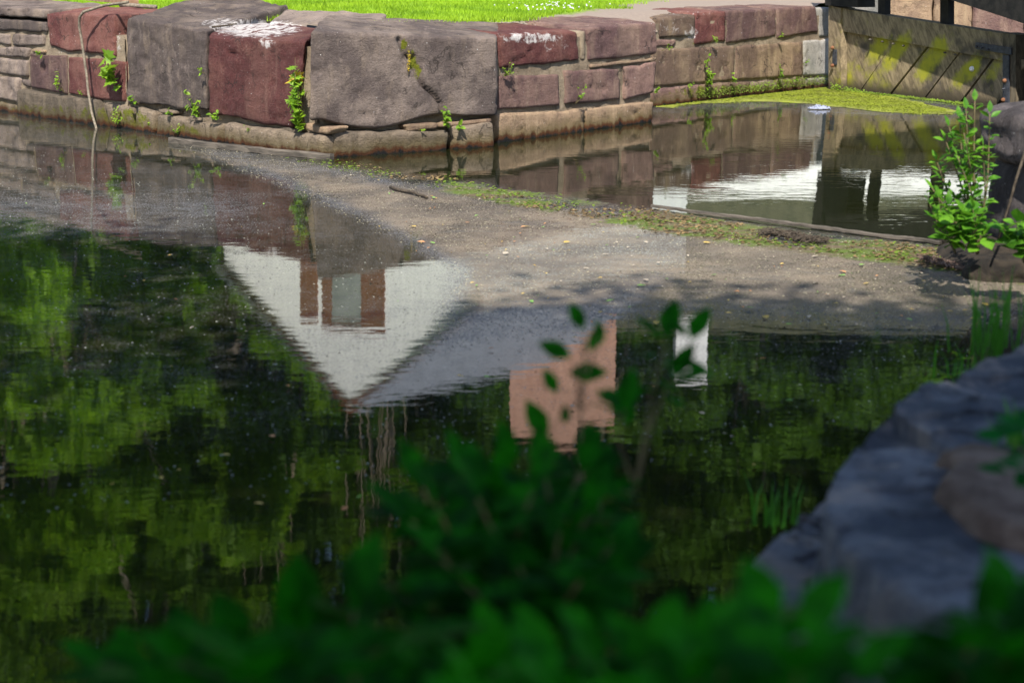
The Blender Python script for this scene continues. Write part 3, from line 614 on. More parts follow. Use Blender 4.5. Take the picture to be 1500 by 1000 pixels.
# ------------------------------------------------------------------ floating leaves
def leafshape(L, wd, fold=.15, curl=.1):
    prof = [(0, 0), (.18, .62), (.42, 1), (.7, .72), (1, 0)]
    V = [(0, 0, 0)]; 
    mid = [(x*L, 0, -curl*L*x*x) for x, _ in prof]; lf = [(x*L, y*wd/2, y*wd/2*fold-curl*L*x*x) for x, y in prof[1:4]]; rt = [(x, -y, z) for x, y, z in lf]
    V = mid+lf+rt; Fc = [(0, 1, 5), (1, 2, 6, 5), (2, 3, 7, 6), (3, 4, 7), (0, 8, 1), (1, 8, 9, 2), (2, 9, 10, 3), (3, 10, 4)]
    return np.array(V, float), Fc
fm = {'yellow': simple('yellow_dead_leaf', (.42, .27, .05), (.55, .40, .12), 30), 'pale': simple('pale_dead_leaf', (.30, .25, .19), (.42, .36, .28), 30), 'green': simple('green_fallen_leaf', (.10, .24, .05), (.22, .38, .08), 30), 'orange': simple('orange_dead_leaf', (.40, .17, .06), (.50, .26, .12), 30)}
protos = {}
LV, LF = leafshape(.048, .026, .2, .06)
def float_leaf(kind, px, py, sc, a, zone):
    p = W(px, py, .008)
    if kind not in protos:
        V = LV.copy(); V[:, 2] += .004; o = mesh('floating_leaf', V, LF, fm[kind]); protos[kind] = o
    else: o = protos[kind].copy(); COL.objects.link(o)
    o.location = p; o.rotation_euler = (random.uniform(-.15, .15), random.uniform(-.15, .1), a); o.scale = (sc, sc*random.uniform(.7, 1.2), 1)
    tag(o, f'small {kind} fallen leaf floating {zone}', 'leaf', f'{kind} leaves floating {zone}'); return o
cnt = 0
film_poly = [(480, 245), (700, 290), (930, 335), (1375, 400), (1480, 425), (1480, 480), (900, 480), (720, 440), (560, 340)]
while cnt < 185:
    x, y = random.uniform(300, 1490), random.uniform(225, 482)
    if not inpoly(np.array([x]), np.array([y]), film_poly)[0]: continue
    k = random.choices(['yellow', 'pale', 'green', 'orange'], [4, 4, 2.2, 2])[0]
    float_leaf(k, x, y, random.choice([.4, .4, .55, .6, .8, 1.2]), random.uniform(0, 6.28), 'on the grey scum'); cnt += 1
cnt = 0
while cnt < 62:
    x, y = random.uniform(0, 1250), random.uniform(200, 760)
    if inpoly(np.array([x]), np.array([y]), FILM)[0] or y < 170+x*.14+30: continue
    k = random.choices(['yellow', 'pale', 'green', 'orange'], [2, 4, 2, 1.6])[0]
    float_leaf(k, x, y, random.choice([.35, .45, .6, .75]), random.uniform(0, 6.28), 'on the dark reflecting water'); cnt += 1

# crumpled plastic
lv = []; c = W(1200, 158, .02); r = np.random.default_rng(5); pm, t, b = newmat('crumpled_clear_plastic'); b.inputs['Base Color'].default_value = (.26, .28, .36, 1); b.inputs['Roughness'].default_value = .25
xsn = 26; ysn = 9; V = []
for j in range(ysn):
    for i in range(xsn):
        u = i/(xsn-1)*2-1; v = j/(ysn-1)*2-1; V.append((c.x+u*.13+r.uniform(-.016, .016), c.y+v*.07*(1-.5*u*u)+r.uniform(-.01, .01), .012+max(0, (1-u*u)*(1-v*v))*.03+r.uniform(-.02, .03)*(1-abs(v))))
tag(mesh('plastic_wrapper', V, [(j*xsn+i, j*xsn+i+1, (j+1)*xsn+i+1, (j+1)*xsn+i) for j in range(ysn-1) for i in range(xsn-1)], pm, origin=list(c)), 'crumpled bluish white plastic wrapper floating at the edge of the duckweed', 'litter')

# ------------------------------------------------------------------ weeds on the wall
def orient(V, p, d, up, sc=1.0):                  # leaf mesh: x along d, normal near up
    d = Vector(d).normalized(); up = Vector(up); s = up.cross(d)
    if s.length < 1e-3: s = d.orthogonal()
    s.normalize(); u = d.cross(s); Mx = np.array([list(d), list(s), list(u)])
    return (V*sc)@Mx + np.array(list(p))
def maple(L):
    out = [(0, 0)]; pr = [(-.15, .35), (-.25, .62), (.1, .5), (.2, .95), (.42, .55), (.62, .5), (.6, .28), (1, 0)]
    V = [(x*L, y*L*.6, -abs(y)*.12*L) for x, y in pr]; V2 = [(x, -y, z) for x, y, z in V[:-1]]
    P_ = [(0, 0, 0)]+V+V2[::-1]; n_ = len(P_); c = [(.3*L, 0, 0)]
    return np.array(c+P_, float), [(0, i+1, (i+1) % n_+1) for i in range(n_)]
OL, OF = leafshape(1, .55, .18, .12); ML, MF = maple(1)
def weed_plant(Pl, px, py, size, n_, label, kind='oval', hang=0.0, spread=.6, extra=None, seed=0, leafsz=.04, off=.06, mat='leaf', group='weeds growing from the joints of the lock wall'):
    r = random.Random(seed+int(px)); base = Pl.at(px, py)+Pl.n*.01
    root = thing('wall_weed', base, label, 'weed', group); st = MB(); V = []; Fc = []; c = 0
    ns = max(2, n_//5)
    for s_ in range(ns):
        tip = base + Pl.t*r.uniform(-spread, spread)*size + Vector((0, 0, size*(r.uniform(.3, 1)*(1-2*hang)))) + Pl.n*r.uniform(.3, 1)*off*1.6
        mid = base.lerp(tip, .5)+Pl.n*off*.6; pts = [base, mid, tip]; pts = lerp_pts(pts, 5); st.tube(pts, .0035, .0015, 4)
        for q in range(max(1, n_//ns)):
            f = r.uniform(.25, 1); i = min(3, int(f*4)); p = pts[i].lerp(pts[i+1], f*4-i)
            d = Pl.t*r.uniform(-1, 1)+Pl.n*r.uniform(.1, .9)+Vector((0, 0, r.uniform(-.7, .5)))
            up = Pl.n*.8+Vector((0, 0, .8))+Vector((r.uniform(-.4, .4), 0, r.uniform(-.3, .3)))
            LVv, LFf = (ML, MF) if kind == 'maple' else (OL, OF)
            vv = orient(LVv, p, d, up, leafsz*r.uniform(.6, 1.25)); V.append(vv); Fc += [tuple(i2+c for i2 in f2) for f2 in LFf]; c += len(vv)
    st.build('stem', M['stem'], root); mesh('foliage', np.concatenate(V), Fc, M[mat], root)
    return root
wp = weed_plant
wp(PA, 178, 138, .42, 20, 'maple seedling with large bright leaves climbing beside the grey block at the left', 'maple', 0, .25, leafsz=.135, off=.10)
wp(PA, 66, 82, .10, 16, 'small leafy weed under the left corner of the dark red block', leafsz=.05)
wp(PA, 96, 136, .28, 30, 'trailing weed on the mauve block below the dark red block', 'oval', 0, .2, leafsz=.045)
wp(PA, 124, 138, .07, 10, 'tiny weed just right of the trailing weed at the left', leafsz=.035)
wp(PA, 205, 152, .12, 12, 'leafy sprout at the lower left corner of the tall grey block', leafsz=.06)
wp(PA, 180, 184, .24, 46, 'mossy tangle of weeds beside the foot of the hanging vine', 'oval', 0, .5, leafsz=.03)
wp(PA, 256, 168, .10, 8, 'small round-leaved weed under the middle of the tall grey block', leafsz=.055)
wp(PA, 302, 108, .10, 8, 'little weed in the upright joint between grey and red blocks', leafsz=.045)
wp(PA, 296, 172, .30, 52, 'bushy weed at the foot of the joint between grey and red blocks', 'oval', 0, .45, leafsz=.06)
wp(PA, 326, 176, .13, 14, 'sprout with pointed leaves under the red block with white bloom', leafsz=.06)
wp(PA, 372, 190, .06, 6, 'tiny weed under the middle of the red block with white bloom', leafsz=.035)
wp(PA, 230, 186, .06, 5, 'tiny sprout in a joint of the lowest stones left of the timber', leafsz=.035)
wp(PA, 268, 197, .14, 30, 'mossy weed on the lowest course above the left end of the floating timber', leafsz=.025)
wp(PA, 451, 192, .72, 150, 'tall creeper filling the joint left of the huge grey block', 'maple', 0, .13, leafsz=.065, off=.10)
wp(PA, 447, 122, .14, 7, 'yellowing maple sprig at the top of the creeper', 'maple', 0, .3, leafsz=.12, mat='leaf_y')
wp(PB, 597, 110, .28, 40, 'olive moss tuft packed into the crack of the huge grey block', 'oval', 0, .06, leafsz=.02, off=.01, mat='leaf_y')
wp(PB, 650, 186, .26, 18, 'heart-leaved weed rising from the foot of the crack', leafsz=.065, spread=.2)
wp(PB, 672, 188, .11, 7, 'low three-leaved weed right of the heart-leaved weed', leafsz=.07)
wp(PB, 612, 191, .05, 7, 'tiny weed on the pale wedge stone under the huge block', leafsz=.03)
wp(PC, 738, 112, .14, 60, 'round moss cushion right of the huge grey block', leafsz=.022, off=.05)
wp(PC, 842, 152, .30, 22, 'thin weed climbing the second mauve block of the middle course', leafsz=.035, spread=.15)
wp(PC, 955, 136, .14, 14, 'weed at the corner where the wall steps back', leafsz=.045)
wp(PD, 1030, 135, .50, 70, 'tallest climbing weed on the recessed part of the wall', leafsz=.055, spread=.16)
wp(PD, 1006, 128, .10, 10, 'small weed left of the tallest climbing weed', leafsz=.05)
wp(PD, 1068, 122, .18, 18, 'short leafy weed right of the tallest climbing weed', leafsz=.055, spread=.3)
wp(PD, 1137, 122, .30, 26, 'slender weed on the brown block near the gate', leafsz=.055, spread=.2)
wp(PD, 1160, 118, .12, 14, 'small weed low on the wall, second nearest to the gate', leafsz=.05)
wp(PD, 1172, 96, .14, 6, 'single thin sprig on the pale stained stone near the gate', leafsz=.05)
wp(PD, 1040, 64, .16, 18, 'dry weed in the joint under the red coping near the step', leafsz=.035)
wp(PD, 1137, 56, .12, 12, 'weed in the top joint above the slender weed near the gate', leafsz=.04)
wp(PC, 968, 75, .10, 8, 'tiny weed at the upper corner where the wall steps back', leafsz=.035)
wp(GP, 1240, 136, .18, 80, 'dense moss and weeds at the foot of the gate post', leafsz=.03, off=.14, group='weeds at the foot of the lock gate')
wp(GP, 1300, 142, .10, 40, 'small weeds at the foot of the second gate plank', leafsz=.028, off=.08, spread=1.2, group='weeds at the foot of the lock gate')
gx = MB(); V = []; Fc = []; c = 0; r = random.Random(9)
for i in range(1500):
    px = r.uniform(1226, 1420); gy = 131+(px-1222)*.174; p = GP.at(px, gy+r.uniform(-7, 2)*(1-.4*(px-1226)/200))+GP.n*r.uniform(0, .12)
    if p.z < 0: p.z = .01
    vv = orient(OL, p, (r.uniform(-1, 1), r.uniform(-1, 1), r.uniform(-.3, .8)), (0, -.5, 1), r.uniform(.015, .035)); V.append(vv); Fc += [tuple(q+c for q in f) for f in OF]; c += len(vv)
tag(mesh('moss_fringe', np.concatenate(V), Fc, M['alg']), 'green moss fringe along the foot of the gate', kind='stuff')
V = []; Fc = []; c = 0
for i in range(1300):
    px = r.uniform(1020, 1216); gy = 150-(px-957)*.115; p = PD.at(px, gy+r.uniform(-11, 1))+PD.n*r.uniform(0, .07)
    if p.z < 0: p.z = .01
    vv = orient(OL, p, (r.uniform(-1, 1), r.uniform(-1, 1), r.uniform(-.3, .8)), (0, -.5, 1), r.uniform(.012, .03)); V.append(vv); Fc += [tuple(q+c for q in f) for f in OF]; c += len(vv)
tag(mesh('moss_fringe', np.concatenate(V), Fc, M['alg']), 'green moss fringe along the foot of the recessed wall', kind='stuff')

# hanging vine stem, plank, stick on top
vp = [PA.at(x, y)+PA.n*o_ for x, y, o_ in ((190, 3, .02), (160, 8, .05), (140, 18, .16), (134, 30, .16), (137, 65, .14), (141, 105, .12), (147, 145, .14), (155, 172, .16), (168, 196, .2))]
tag(MB().tube(wob(lerp_pts(vp, 22), .004, 3), .016, .014, 7).build('vine_stem', M['vine'], None, True, origin=list(vp[0])), 'bare grey vine stem arching down over the wall into the water', 'vine')
zt = 1.30
a, b2 = W(129, 1.0, 1.29), W(192, 7, 1.29)
mb = MB(); dd = (b2-a).normalized(); mb.box((a+b2)/2+Vector((0, 0, .03)), dd*(b2-a).length/2, dd.cross(Vector((0, 0, 1)))*.09, Vector((0, 0, .022)))
tag(mb.build('plank', M['plank'], origin=list(a)), 'short orange-brown plank lying on top of the wall at the left', 'plank')
a, b2 = W(176, 7, 1.29), W(229, 11, 1.27)
tag(MB().tube(wob(lerp_pts([a, b2], 6), .004), .028, .022, 8).build('stick', M['vine'], None, True, origin=list(a)), 'stout bare stick on the wall top beside the plank', 'stick')
tag(MB().tube(wob(lerp_pts([PA.at(298, 40)-PA.n*.1, PA.at(310, 38)-PA.n*.2, PA.at(316, 36)-PA.n*.25], 5), .003), .012, .006, 5).build('stick', M['twig'], None, True, origin=list(PA.at(298, 40))), 'thin dark twig lying on the white-stained block top', 'stick')

# ------------------------------------------------------------------ lawn grass
def blades(Pt, hgt, wdt, lean, seed=0):
    r = np.random.default_rng(seed); k = len(Pt); a = r.uniform(0, 6.28, k); hh = hgt*r.uniform(.4, 1.3, k); l = r.normal(0, lean, (k, 2))*hh[:, None]
    dx = np.cos(a)*wdt; dy = np.sin(a)*wdt
    v0 = Pt+np.stack([dx, dy, 0*dx], 1); v1 = Pt-np.stack([dx, dy, 0*dx], 1); v2 = Pt+np.stack([l[:, 0], l[:, 1], hh], 1)
    return np.stack([v0, v1, v2], 1).reshape(-1, 3), np.arange(k*3).reshape(k, 3)
def lawnz(Pt):                                    # height and distance behind the edge, from the same rule as the sheet
    E = np.array([[p.x, p.y] for p in edge]); d = np.full(len(Pt), 1e9); sgn = np.ones(len(Pt))
    d = dpoly(Pt[:, 0], Pt[:, 1], [tuple(e) for e in E], False)
    poly = [tuple(e) for e in E]+[(26, 60), (-80, 60), (-160, 110)]
    return inpoly(Pt[:, 0], Pt[:, 1], poly), d
k = 420000; r = np.random.default_rng(3)
Pt = np.stack([r.uniform(-9, 6, k), r.uniform(15, 30, k), np.zeros(k)], 1)
ins, d = lawnz(Pt); edn = fbm(Pt, 1.3, 31, 3)
keep = ins & (d > .12) & (r.random(k) < sstep(-2.5, 2.5, grassy(Pt+np.array([0, 0, 1.2]))+3*edn)) & (r.random(k) < sstep(36, 16, Pt[:, 1]))
Pt = Pt[keep]; d = d[keep]; Pt[:, 2] = 1.142 + .10*np.minimum(1, d/3)+.25*np.minimum(1, d/30)
V, Fc = blades(Pt, .055, .006, .45, 4)
tag(mesh('grass', V, Fc, M['grass']), 'bright sunlit mown grass behind the wall', kind='stuff')
k = 500; Pc = np.stack([r.normal(.55, .3, k), r.normal(19.6, .9, k), np.zeros(k)], 1); ins, d = lawnz(Pc); Pc = Pc[ins & (d > .3)][:55]
cl = MB()
for p in Pc:
    c = Vector((p[0], p[1], 1.24+random.uniform(0, .03))); s_ = .011
    cl.add([c+Vector((s_, 0, 0)), c+Vector((0, s_, 0)), c-Vector((s_, 0, 0)), c-Vector((0, s_, 0)), c+Vector((0, 0, s_)), c-Vector((0, 0, s_))], [(0, 1, 4), (1, 2, 4), (2, 3, 4), (3, 0, 4), (1, 0, 5), (2, 1, 5), (3, 2, 5), (0, 3, 5)])
tag(cl.build('clover_flowers', M['white']), 'white clover blossoms dotted in the lawn', kind='stuff')

# ------------------------------------------------------------------ right-hand boulder, bank plants
def rock(name, c, size, mat, seed, rough=.12, parent=None, flat=.0, nu=64, nv=40, rot=0, box=3.0, label=None):
    V = []; c = Vector(c)
    for j in range(nv+1):
        th = math.pi*j/nv
        for i in range(nu):
            ph = 2*math.pi*i/nu; d = np.array([math.sin(th)*math.cos(ph), math.sin(th)*math.sin(ph), math.cos(th)])
            e = (abs(d[0])**box+abs(d[1])**box+abs(d[2])**box)**(-1/box); V.append(d*e)
    V = np.array(V); nn_ = V/np.linalg.norm(V, axis=1)[:, None]
    V = V*(1+(fbm(V, 1.3, seed, 2)*rough)[:, None]); V = V*np.array(size)
    V = V+nn_*((fbm(V, 7, seed+9, 4)*.02)[:, None])
    cr, sr = math.cos(rot), math.sin(rot); V = V@np.array([[cr, sr, 0], [-sr, cr, 0], [0, 0, 1]])
    V = V+np.array(list(c)); Fc = [(j*nu+i, (j+1)*nu+i, (j+1)*nu+(i+1) % nu, j*nu+(i+1) % nu) for j in range(nv) for i in range(nu)]
    o = mesh(name, V, Fc, mat, parent, {'stain': np.zeros(len(V)), 'moss': np.zeros(len(V))}, True, origin=None if parent else list(c))
    if label: o['label'] = label
    return o
bz = WY(1500, 205, 9.6)
pier = thing('stone_pier', (3.0, 9.5, 0), 'rounded purple-grey stone pier at the right edge behind the leafy sapling', 'wall')
rock('coping_stone', (3.49, 9.75, .77), (.56, .62, .19), M['boulder'], 21, .05, pier, box=3.2, rot=.3)
rock('pier_stone', (3.50, 9.80, .35), (.49, .55, .32), M['boulder'], 25, .05, pier, box=4.5, rot=.2)
rock('pier_stone', (3.56, 9.80, .02), (.52, .6, .20), M['boulder'], 29, .05, pier, box=4, rot=.1)
tag(MB().tube(wob([WY(1512, 190, 9.0), WY(1490, 262, 9.0), WY(1478, 300, 9.0), WY(1462, 350, 9.0)], .004, 2), .009, .007, 6).build('stick', M['twig'], None, True, origin=list(WY(1462, 350, 9.0))), 'bare stick leaning against the purple-grey pier', 'stick')
# bank mounds
rock('bank_mound', W(1512, 392, -.04), (.55, .6, .18), M['soil'], 31, .12, box=2.4); bpy.data.objects['bank_mound']['kind'] = 'structure'
for px, py, s_, l in ((1432, 372, .13, 'dark wet stone under the leafy sapling'), (1392, 350, .08, 'small dark stone at the water edge left of the sapling'), (1478, 402, .17, 'dark stone low on the bank at the right edge')):
    tag(rock('stone', W(px, py, .02), (s_*1.5, s_, s_*.6), M['soil'], int(px), .15, box=2.4), l, 'stone', 'dark stones on the right bank')
def bush(name, base, tips, nleaf, lsz, mat, label, cat, seed=0, stemr=.008, jitter=.06, width=.55, droop=.3, fmin=.35, pairs=True, group=None):
    r = random.Random(seed); base = Vector(base); root = thing(name, base, label, cat, group); st = MB(); V = []; Fc = []; c = 0
    LVv, LFf = leafshape(1, width, .18, .12)
    per = max(2, nleaf//len(tips))
    for tip in tips:
        tip = Vector(tip); mid = base.lerp(tip, .5)+Vector((r.uniform(-1, 1), r.uniform(-1, 1), .6))*jitter
        pts = lerp_pts([base, base.lerp(mid, .5)+Vector((0, 0, .3*jitter)), mid, tip], 9); st.tube(pts, stemr, stemr*.3, 5)
        for q in range(per):
            f = fmin+(1-fmin)*(q+r.random())/per; i = min(7, int(f*8)); p = pts[i].lerp(pts[i+1], f*8-i); ax = (pts[i+1]-pts[i]).normalized()
            for sg in ((1, -1) if pairs else (1,)):
                side = ax.cross(Vector((r.uniform(-.5, .5), r.uniform(-.5, .5), 1))).normalized()*sg
                d = side+ax*r.uniform(.1, .8)+Vector((0, 0, r.uniform(-droop, droop*.6)))
                vv = orient(LVv, p+d.normalized()*lsz*.12, d, Vector((r.uniform(-.5, .5), r.uniform(-.6, .3), 1)), lsz*r.uniform(.6, 1.15)); V.append(vv); Fc += [tuple(k2+c for k2 in f2) for f2 in LFf]; c += len(vv)
        vv = orient(LVv, tip, ax, (0, -.3, 1), lsz); V.append(vv); Fc += [tuple(k2+c for k2 in f2) for f2 in LFf]; c += len(vv)
    st.build('stem', M['stem'], root, True); mesh('foliage', np.concatenate(V), Fc, M[mat] if isinstance(mat, str) else mat, root)
    return root
D = 8.9
bush('sapling', WY(1432, 372, D), [WY(*p, D+q) for p, q in (((1428, 148), 0), ((1405, 172), .1), ((1450, 165), .15), ((1385, 205), 0), ((1402, 228), -.1), ((1378, 262), .1), ((1440, 215), -.1), ((1400, 290), 0), ((1388, 305), .1), ((1425, 250), .1), ((1412, 195), -.1), ((1372, 235), .1), ((1390, 185), 0), ((1365, 275), 0), ((1415, 160), 0), ((1420, 300), -.1))], 230, .068, 'sap', 'bright leafy sapling growing at the water edge beside the purple-grey pier', 'sapling', 4, .008, .05, .5)
bush('bank_plant', WY(1425, 370, 8.6), [WY(*p, 8.55) for p in ((1395, 322), (1412, 312), (1425, 305), (1405, 340), (1432, 325), (1440, 345), (1385, 345))], 40, .095, 'sap', 'round-leaved plant low on the bank below the sapling', 'plant', 5, .005, .03, .8)
bush('bank_plant', WY(1500, 385, 8.5), [WY(*p, 8.45) for p in ((1470, 335), (1490, 325), (1505, 330), (1480, 352), (1500, 350))], 26, .10, 'sap', 'round-leaved plant at the right edge under the pier', 'plant', 6, .005, .03, .8)
bush('bank_plant', WY(1400, 372, 8.7), [WY(*p, 8.7) for p in ((1362, 300), (1375, 290), (1368, 320), (1390, 300))], 26, .075, 'sap', 'sparse leafy plant reaching over the water left of the sapling', 'plant', 8, .005, .03, .55)

# ------------------------------------------------------------------ foreground stones (coping of the near wall)
fw = thing('foreground_wall', W(1250, 800, 0), 'blue-grey shaded stone ledge curving along the lower right corner', 'wall')
ZT = .72
def slab(name, poly, z, thick, mat, seed, label=None, res=.03, rough=.012, wall_in=.0):
    pts = [W(x, y, z) for x, y in poly]; P2 = [(p.x, p.y) for p in pts]
    xs_ = np.arange(min(p[0] for p in P2)-.03, max(p[0] for p in P2)+.03, res); ys_ = np.arange(min(p[1] for p in P2)-.03, max(p[1] for p in P2)+.03, res)
    # rings: shrink the outline towards the centroid, drop the rim
    rim = lerp_pts(pts+[pts[0]], 261)[:-1]; c = sum((Vector(p) for p in pts), Vector())/len(pts); n_ = len(rim); V = []
    rings = [(1.0, -thick), (1.0, -thick*.7), (1.0, -thick*.45), (1.0, -thick*.2), (.995, -.03), (.985, -.008), (.96, 0)]+[(s_, 0) for s_ in np.linspace(.94, .03, 46)]
    for k_, (s_, dz) in enumerate(rings):
        for p in rim:
            q = c+(p-c)*s_; q.z = z+dz; V.append(q)
    V = np.array([list(v) for v in V]); dirs = V[:, :2]-np.array([c.x, c.y]); dirs /= np.linalg.norm(dirs, axis=1)[:, None]+1e-9
    side = np.repeat([1 if s_ > .98 else 0 for s_, _ in rings], n_)
    V[:, :2] += dirs*((fbm(V, (5, 5, 9), seed, 3)*.028*side)[:, None])
    lay = fbm(V, (2.2, 2.6, 1), seed+5, 4); V[:, 2] += lay*rough*1.2 + np.round(lay*2.2)/2.2*.022*(1-side) + fbm(V, 12, seed+6, 3)*rough*.6
    Fc = [(j*n_+i, j*n_+(i+1) % n_, (j+1)*n_+(i+1) % n_, (j+1)*n_+i) for j in range(len(rings)-1) for i in range(n_)]+[tuple(range((len(rings)-1)*n_, len(rings)*n_))]
    o = mesh(name, V, Fc, mat, fw, {'stain': np.zeros(len(V)), 'moss': np.zeros(len(V))}, True)
    if label: o['label'] = label
slab('coping_stone', [(1510, 500), (1600, 470), (1750, 520), (1620, 590), (1480, 600), (1392, 570), (1388, 556), (1450, 522)], ZT+.03, .35, M['fore'], 41)
slab('coping_stone', [(1386, 566), (1478, 600), (1600, 598), (1560, 652), (1440, 664), (1398, 648), (1310, 612), (1308, 600), (1345, 580)], ZT+.012, .35, M['fore'], 43)
slab('coping_stone', [(1306, 602), (1345, 615), (1398, 645), (1480, 655), (1600, 640), (1800, 640), (1900, 1100), (1600, 1060), (1500, 1005), (1420, 905), (1350, 878), (1290, 840), (1238, 790), (1208, 735), (1207, 715), (1218, 690), (1243, 652), (1272, 624)], ZT-.01, .42, M['fore'], 49, 'broad layered ledge stone with a worn brown patch on top')
slab('lower_stone', [(1215, 735), (1290, 860), (1400, 960), (1650, 1200), (1500, 1300), (1250, 1180), (1150, 1010), (1130, 900), (1160, 820)], .47, .7, M['fore'], 53)
slab('lower_stone', [(1110, 826), (1135, 798), (1170, 762), (1209, 722), (1300, 850), (1300, 1000), (1180, 980), (1118, 900)], .50, .7, M['fore'], 55)
slab('lower_stone', [(1125, 880), (1180, 860), (1300, 1000), (1420, 1250), (1300, 1350), (1120, 1150), (1085, 1000)], .32, .7, M['fore'], 57)
# dirt on the ledge
dp = [(1372, 655), (1410, 640), (1480, 652), (1600, 660), (1640, 760), (1520, 775), (1440, 750), (1400, 725), (1375, 700), (1395, 672)]
pts = lerp_pts([W(x, y, ZT+.02) for x, y in dp+[dp[0]]], 121)[:-1]; c = sum(pts, Vector())/len(pts); V = []
for s_, dz in ((1.04, -.045), (.95, -.005), (.85, .004), (.65, .008), (.4, .01), (.15, .01)):
    for p in pts: q = c+(p-c)*s_*(1+.10*vn([[p.x, p.y, 0]], 6)[0]); q.z = ZT+.018+dz; V.append(list(q))
V = np.array(V); V[:, 2] += fbm(V, 9, 8, 3)*.006; k = len(pts)
mesh('dirt_patch', V, [(j*k+i, j*k+(i+1) % k, (j+1)*k+(i+1) % k, (j+1)*k+i) for j in range(5) for i in range(k)]+[tuple(range(5*k, 6*k))], M['dirt'], fw, None, True)
# grass tuft beyond the ledge
def tuft(px, py, z, n_, hgt, label, seed, mat='grass_dk', spread=.12, Y=None):
    r = random.Random(seed); base = W(px, py, z) if Y is None else WY(px, py, Y); mb = MB()
    for i in range(n_):
        b0 = base+Vector((r.gauss(0, spread), r.gauss(0, spread*.7), 0)); L = hgt*r.uniform(.5, 1.15); a = r.uniform(0, 6.28); ln = r.uniform(.05, .45)*L; wd = .005
        d = Vector((math.cos(a), math.sin(a), 0)); s_ = d.cross(Vector((0, 0, 1)))*wd
        p1 = b0+d*ln*.25+Vector((0, 0, L*.55)); p2 = b0+d*ln+Vector((0, 0, L))
        mb.add([b0-s_, b0+s_, p1+s_*.8, p1-s_*.8, p2], [(0, 1, 2, 3), (3, 2, 4)])
    return tag(mb.build('grass_tuft', M[mat], origin=list(base)), label, 'grass', 'grass tufts round the near ledge')
tuft(1462, 520, .42, 46, .30, 'tuft of tall grass blades behind the far end of the ledge', 3, spread=.09)
tuft(1425, 560, .30, 14, .16, 'sparse grass blades drooping over the water left of the tall tuft', 4, spread=.07)
tuft(1128, 768, .05, 26, .14, 'short grass blades at the water edge beside the lower ledge stone', 5, spread=.06)
tuft(1492, 660, ZT, 24, .12, 'short leafy grass on the dirt of the ledge', 6, spread=.022)

# ------------------------------------------------------------------ foreground shrubs
tips = [WY(*p) for p in [(855, 670, 2.7), (745, 690, 2.4), (680, 700, 2.3), (620, 715, 2.3), (850, 690, 2.5), (885, 700, 2.6), (700, 730, 2.1), (600, 760, 2.1), (780, 720, 2.2), (860, 750, 2.2), (650, 820, 2.0), (760, 830, 2.0), (850, 850, 1.9), (560, 850, 2.0), (800, 700, 2.3), (730, 730, 2.3), (640, 740, 2.2), (820, 780, 2.1), (895, 800, 2.0), (690, 860, 1.9), (860, 700, 2.3)]]
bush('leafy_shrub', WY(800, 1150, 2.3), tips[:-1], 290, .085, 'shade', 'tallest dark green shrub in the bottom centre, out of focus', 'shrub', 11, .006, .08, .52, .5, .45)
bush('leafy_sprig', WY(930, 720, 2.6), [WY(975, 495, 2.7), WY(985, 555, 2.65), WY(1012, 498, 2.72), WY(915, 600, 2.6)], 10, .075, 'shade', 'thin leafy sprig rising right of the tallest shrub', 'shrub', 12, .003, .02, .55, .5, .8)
# single silhouetted leaves on top
V = []; Fc = []; c = 0
LVv, LFf = leafshape(1, .52, .15, .1)
root = thing('leafy_sprig', WY(850, 700, 2.75), 'upright sprig of separate dark leaves at the top of the tallest shrub', 'shrub')
st = MB()
for (x, y, ang, L) in ((845, 462, 118, 46), (873, 496, 235, 46), (876, 478, 100, 24), (812, 511, 155, 54), (863, 545, 2, 58), (806, 557, 120, 42), (886, 580, 140, 30), (786, 612, 120, 62), (828, 606, 95, 30), (917, 600, 100, 46)):
    a = R(ang); Dd = 2.7; p = WY(x, y, Dd); q = WY(x+L/2*math.cos(a), y-L/2*math.sin(a), Dd); s0 = WY(x-L/2*math.cos(a), y+L/2*math.sin(a), Dd); d = q-s0
    vv = orient(LVv, s0, d, (random.uniform(-.3, .3), -1, .45), d.length); V.append(vv); Fc += [tuple(k2+c for k2 in f2) for f2 in LFf]; c += len(vv)
    st.tube([s0, s0.lerp(WY(852, 560, Dd), .6)+Vector((0, 0, -.005)), WY(850, 600, Dd)], .0012, .0012, 4)
st.tube([WY(858, 500, 2.7), WY(852, 560, 2.7), WY(850, 700, 2.7), WY(845, 800, 2.6)], .0018, .003, 5)
mesh('foliage', np.concatenate(V), Fc, M['shade'], root); st.build('stem', M['stem'], root)
low = [WY(*p) for p in [(180, 1010, 1.9), (275, 985, 2.0), (360, 960, 1.9), (440, 925, 1.9), (520, 895, 1.9), (300, 985, 1.6), (400, 975, 1.6), (480, 950, 1.7), (560, 950, 1.6), (220, 1000, 1.7), (370, 1000, 1.5), (520, 990, 1.5)]]
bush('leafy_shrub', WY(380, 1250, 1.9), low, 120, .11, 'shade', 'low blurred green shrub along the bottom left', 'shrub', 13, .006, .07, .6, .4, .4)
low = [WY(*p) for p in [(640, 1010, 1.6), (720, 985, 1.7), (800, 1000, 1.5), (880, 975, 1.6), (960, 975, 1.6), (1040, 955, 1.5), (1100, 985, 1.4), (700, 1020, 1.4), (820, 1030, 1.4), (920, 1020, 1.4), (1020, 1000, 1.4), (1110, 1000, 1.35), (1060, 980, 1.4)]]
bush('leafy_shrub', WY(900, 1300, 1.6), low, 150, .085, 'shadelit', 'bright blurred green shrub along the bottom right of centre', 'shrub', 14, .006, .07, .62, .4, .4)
low = [WY(*p) for p in [(1130, 915, 1.45), (1175, 930, 1.4), (1250, 1000, 1.35), (1170, 985, 1.3)]]
